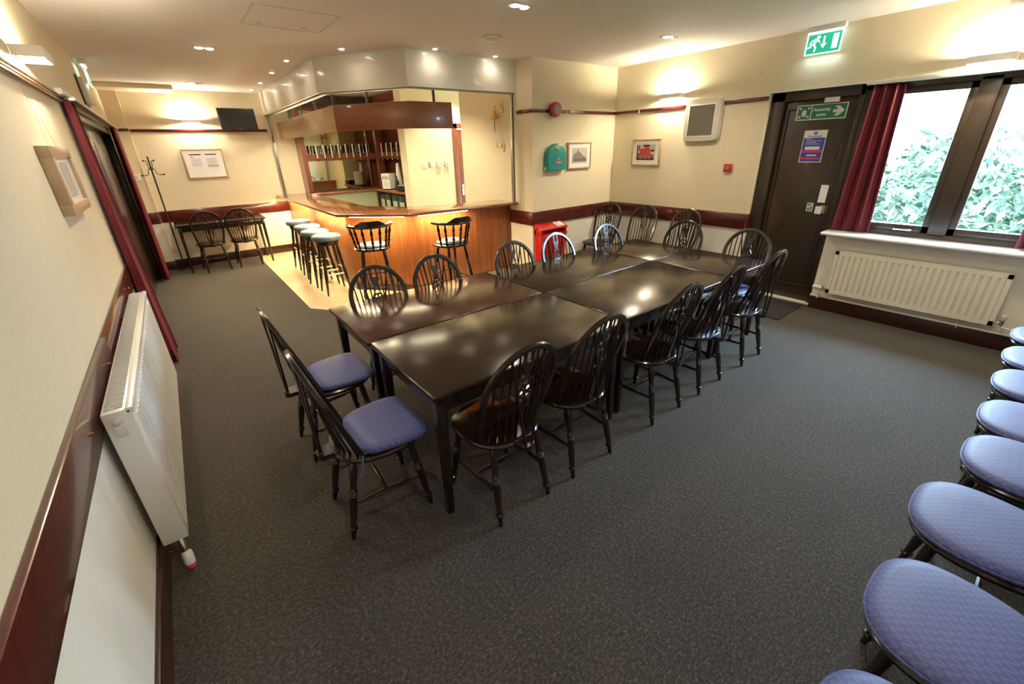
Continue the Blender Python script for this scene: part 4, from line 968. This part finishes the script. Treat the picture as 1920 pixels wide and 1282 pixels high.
box('catch', 'yellow', -.045, .03, -.105, -.088, .10, .125, t, bevel=.005); box('catch', 'yellow', -.18, -.145, -.05, -.015, -.16, -.115, t, bevel=.003)
m = MB(); m.box(.006,.014,-.0955,-.0915,-.035,-.005).box(-.004,.024,-.0955,-.0915,-.024,-.016); m.build('cross', 'signwhite', t)
t = thing('wall_socket', 'double white wall socket low on the short wall', 'socket', (5.34,4.40,.385))
box('plate', 'plastic', -.075, .075, -.012, -.0005, -.045, .045, t, bevel=.003); box('outlet', 'grey', -.05, -.02, -.014, -.012, -.02, .02, t); box('outlet', 'grey', .02, .05, -.014, -.012, -.02, .02, t)
t = thing('wall_socket', 'white socket just left of the side table on the back wall', 'socket', (.37,YB,.70)); box('plate', 'plastic', -.075, .045, -.014, -.0005, -.05, .05, t, bevel=.003); box('rocker', 'grey', -.02, .0, -.017, -.014, -.015, .015, t)
t = thing('thermostat', 'small white thermostat on the corner pier behind the hat stand', 'thermostat', (.10,9.09,1.50)); box('plate', 'plastic', -.045, .045, -.02, -.0005, -.045, .045, t, bevel=.004); MB().cyl((-.01,-.02,0), (-.01,-.028,0), .013, n=12).build('dial', 'grey', t)
# red fire point box
t = thing('fire_point_box', 'red plastic fire point box with overhanging lid against the short wall', 'cabinet', (4.50,4.38,0))
m = MB(); m.layered([[(-.225,-.135,0),(.225,-.135,0),(.225,-.01,0),(-.225,-.01,0)], [(-.235,-.145,.66),(.235,-.145,.66),(.235,-.01,.66),(-.235,-.01,.66)]]); m.build('body', 'red', t, bevel=.014)
m = MB(); m.box(-.242,-.20,-.155,-.01,.64,.735).box(.20,.242,-.155,-.01,.64,.735).box(-.242,.242,-.05,-.01,.64,.76); m.build('shoulders', 'red', t, bevel=.010)
m = MB(); m.prism([(-.175,.715),(-.175,.737),(-.008,.792),(-.008,.765)], -.25, .25, Matrix(((0,0,1,0),(1,0,0,0),(0,1,0,0),(0,0,0,1)))); m.build('lid', 'red', t, bevel=.008)
sl_ = Matrix.Translation((.14,-.092,.7655)) @ Matrix.Rotation(math.atan2(.055,.167), 4, 'X')
lb = MB().box(-.075,.075,-.06,.06,0,.0025,sl_).build('label', 'paper', t, smooth=0)
m = MB(); m.box(-.04,.02,-.042,-.034,.0025,.0035,sl_).box(-.04,-.03,-.042,.042,.0025,.0035,sl_).box(-.04,.01,.034,.042,.0025,.0035,sl_); m.build('label_print', 'print_grey', lb, smooth=0)
MB().tube([(.225,-.09,.56), (.285,-.09,.60), (.31,-.09,.635)], .010, 8).build('lever', 'red', t)
MB().tube([(.225,-.09,.55), (.30,-.09,.545)], .007, 8).build('lever', 'signwhite', t)
# hat stand
t = thing('hat_stand', 'slim black metal hat and coat stand in the back left corner', 'coat stand', (.31,8.98,0))
MB().turned((0,0,0), (0,0,.03), [(0,.11),(.6,.105),(1,.03)], 24).build('base', 'metal_black', t)
MB().cyl((0,0,.03), (0,0,1.76), .011, n=10).build('pole', 'metal_black', t)
MB().turned((0,0,1.76), (0,0,1.80), [(0,.006),(.5,.014),(1,.004)], 10).build('finial', 'metal_black', t)
for k, a in enumerate((.5,2.0,3.6,5.1)):
    c, s_ = math.cos(a), math.sin(a); r = [(.008,1.62),(.05,1.60),(.07,1.66),(.085,1.73),(.17,1.735)] if k % 2 else [(.008,1.64),(.045,1.60),(.06,1.54),(.09,1.52),(.15,1.525)]
    h_ = MB().tube([(x*c, x*s_, z) for x, z in r], .0055, 6).build('hook', 'metal_black', t); e = r[-1]
    MB().turned(((e[0]-.02)*c, (e[0]-.02)*s_, e[1]), ((e[0]+.02)*c, (e[0]+.02)*s_, e[1]), [(0,.006),(.4,.014),(1,.006)], 8).build('knob', 'black', h_)
# clips of the picture rail
for x, y, rz, s in ((4.90,4.384,0,'above the grey photo'), (XR-.016,3.97,-PI/2,'above the red machinery photo')):
    t = thing('picture_hook', 'small brass picture rail hook ' + s, 'hook', (x,y,2.185), rz, 'brass picture rail hooks')
    MB().tube([(0,.0,.022), (0,-.008,.024), (0,-.010,-.0), (0,-.006,-.03), (0,-.014,-.035)], .004, 6).build('hook', 'brass', t)
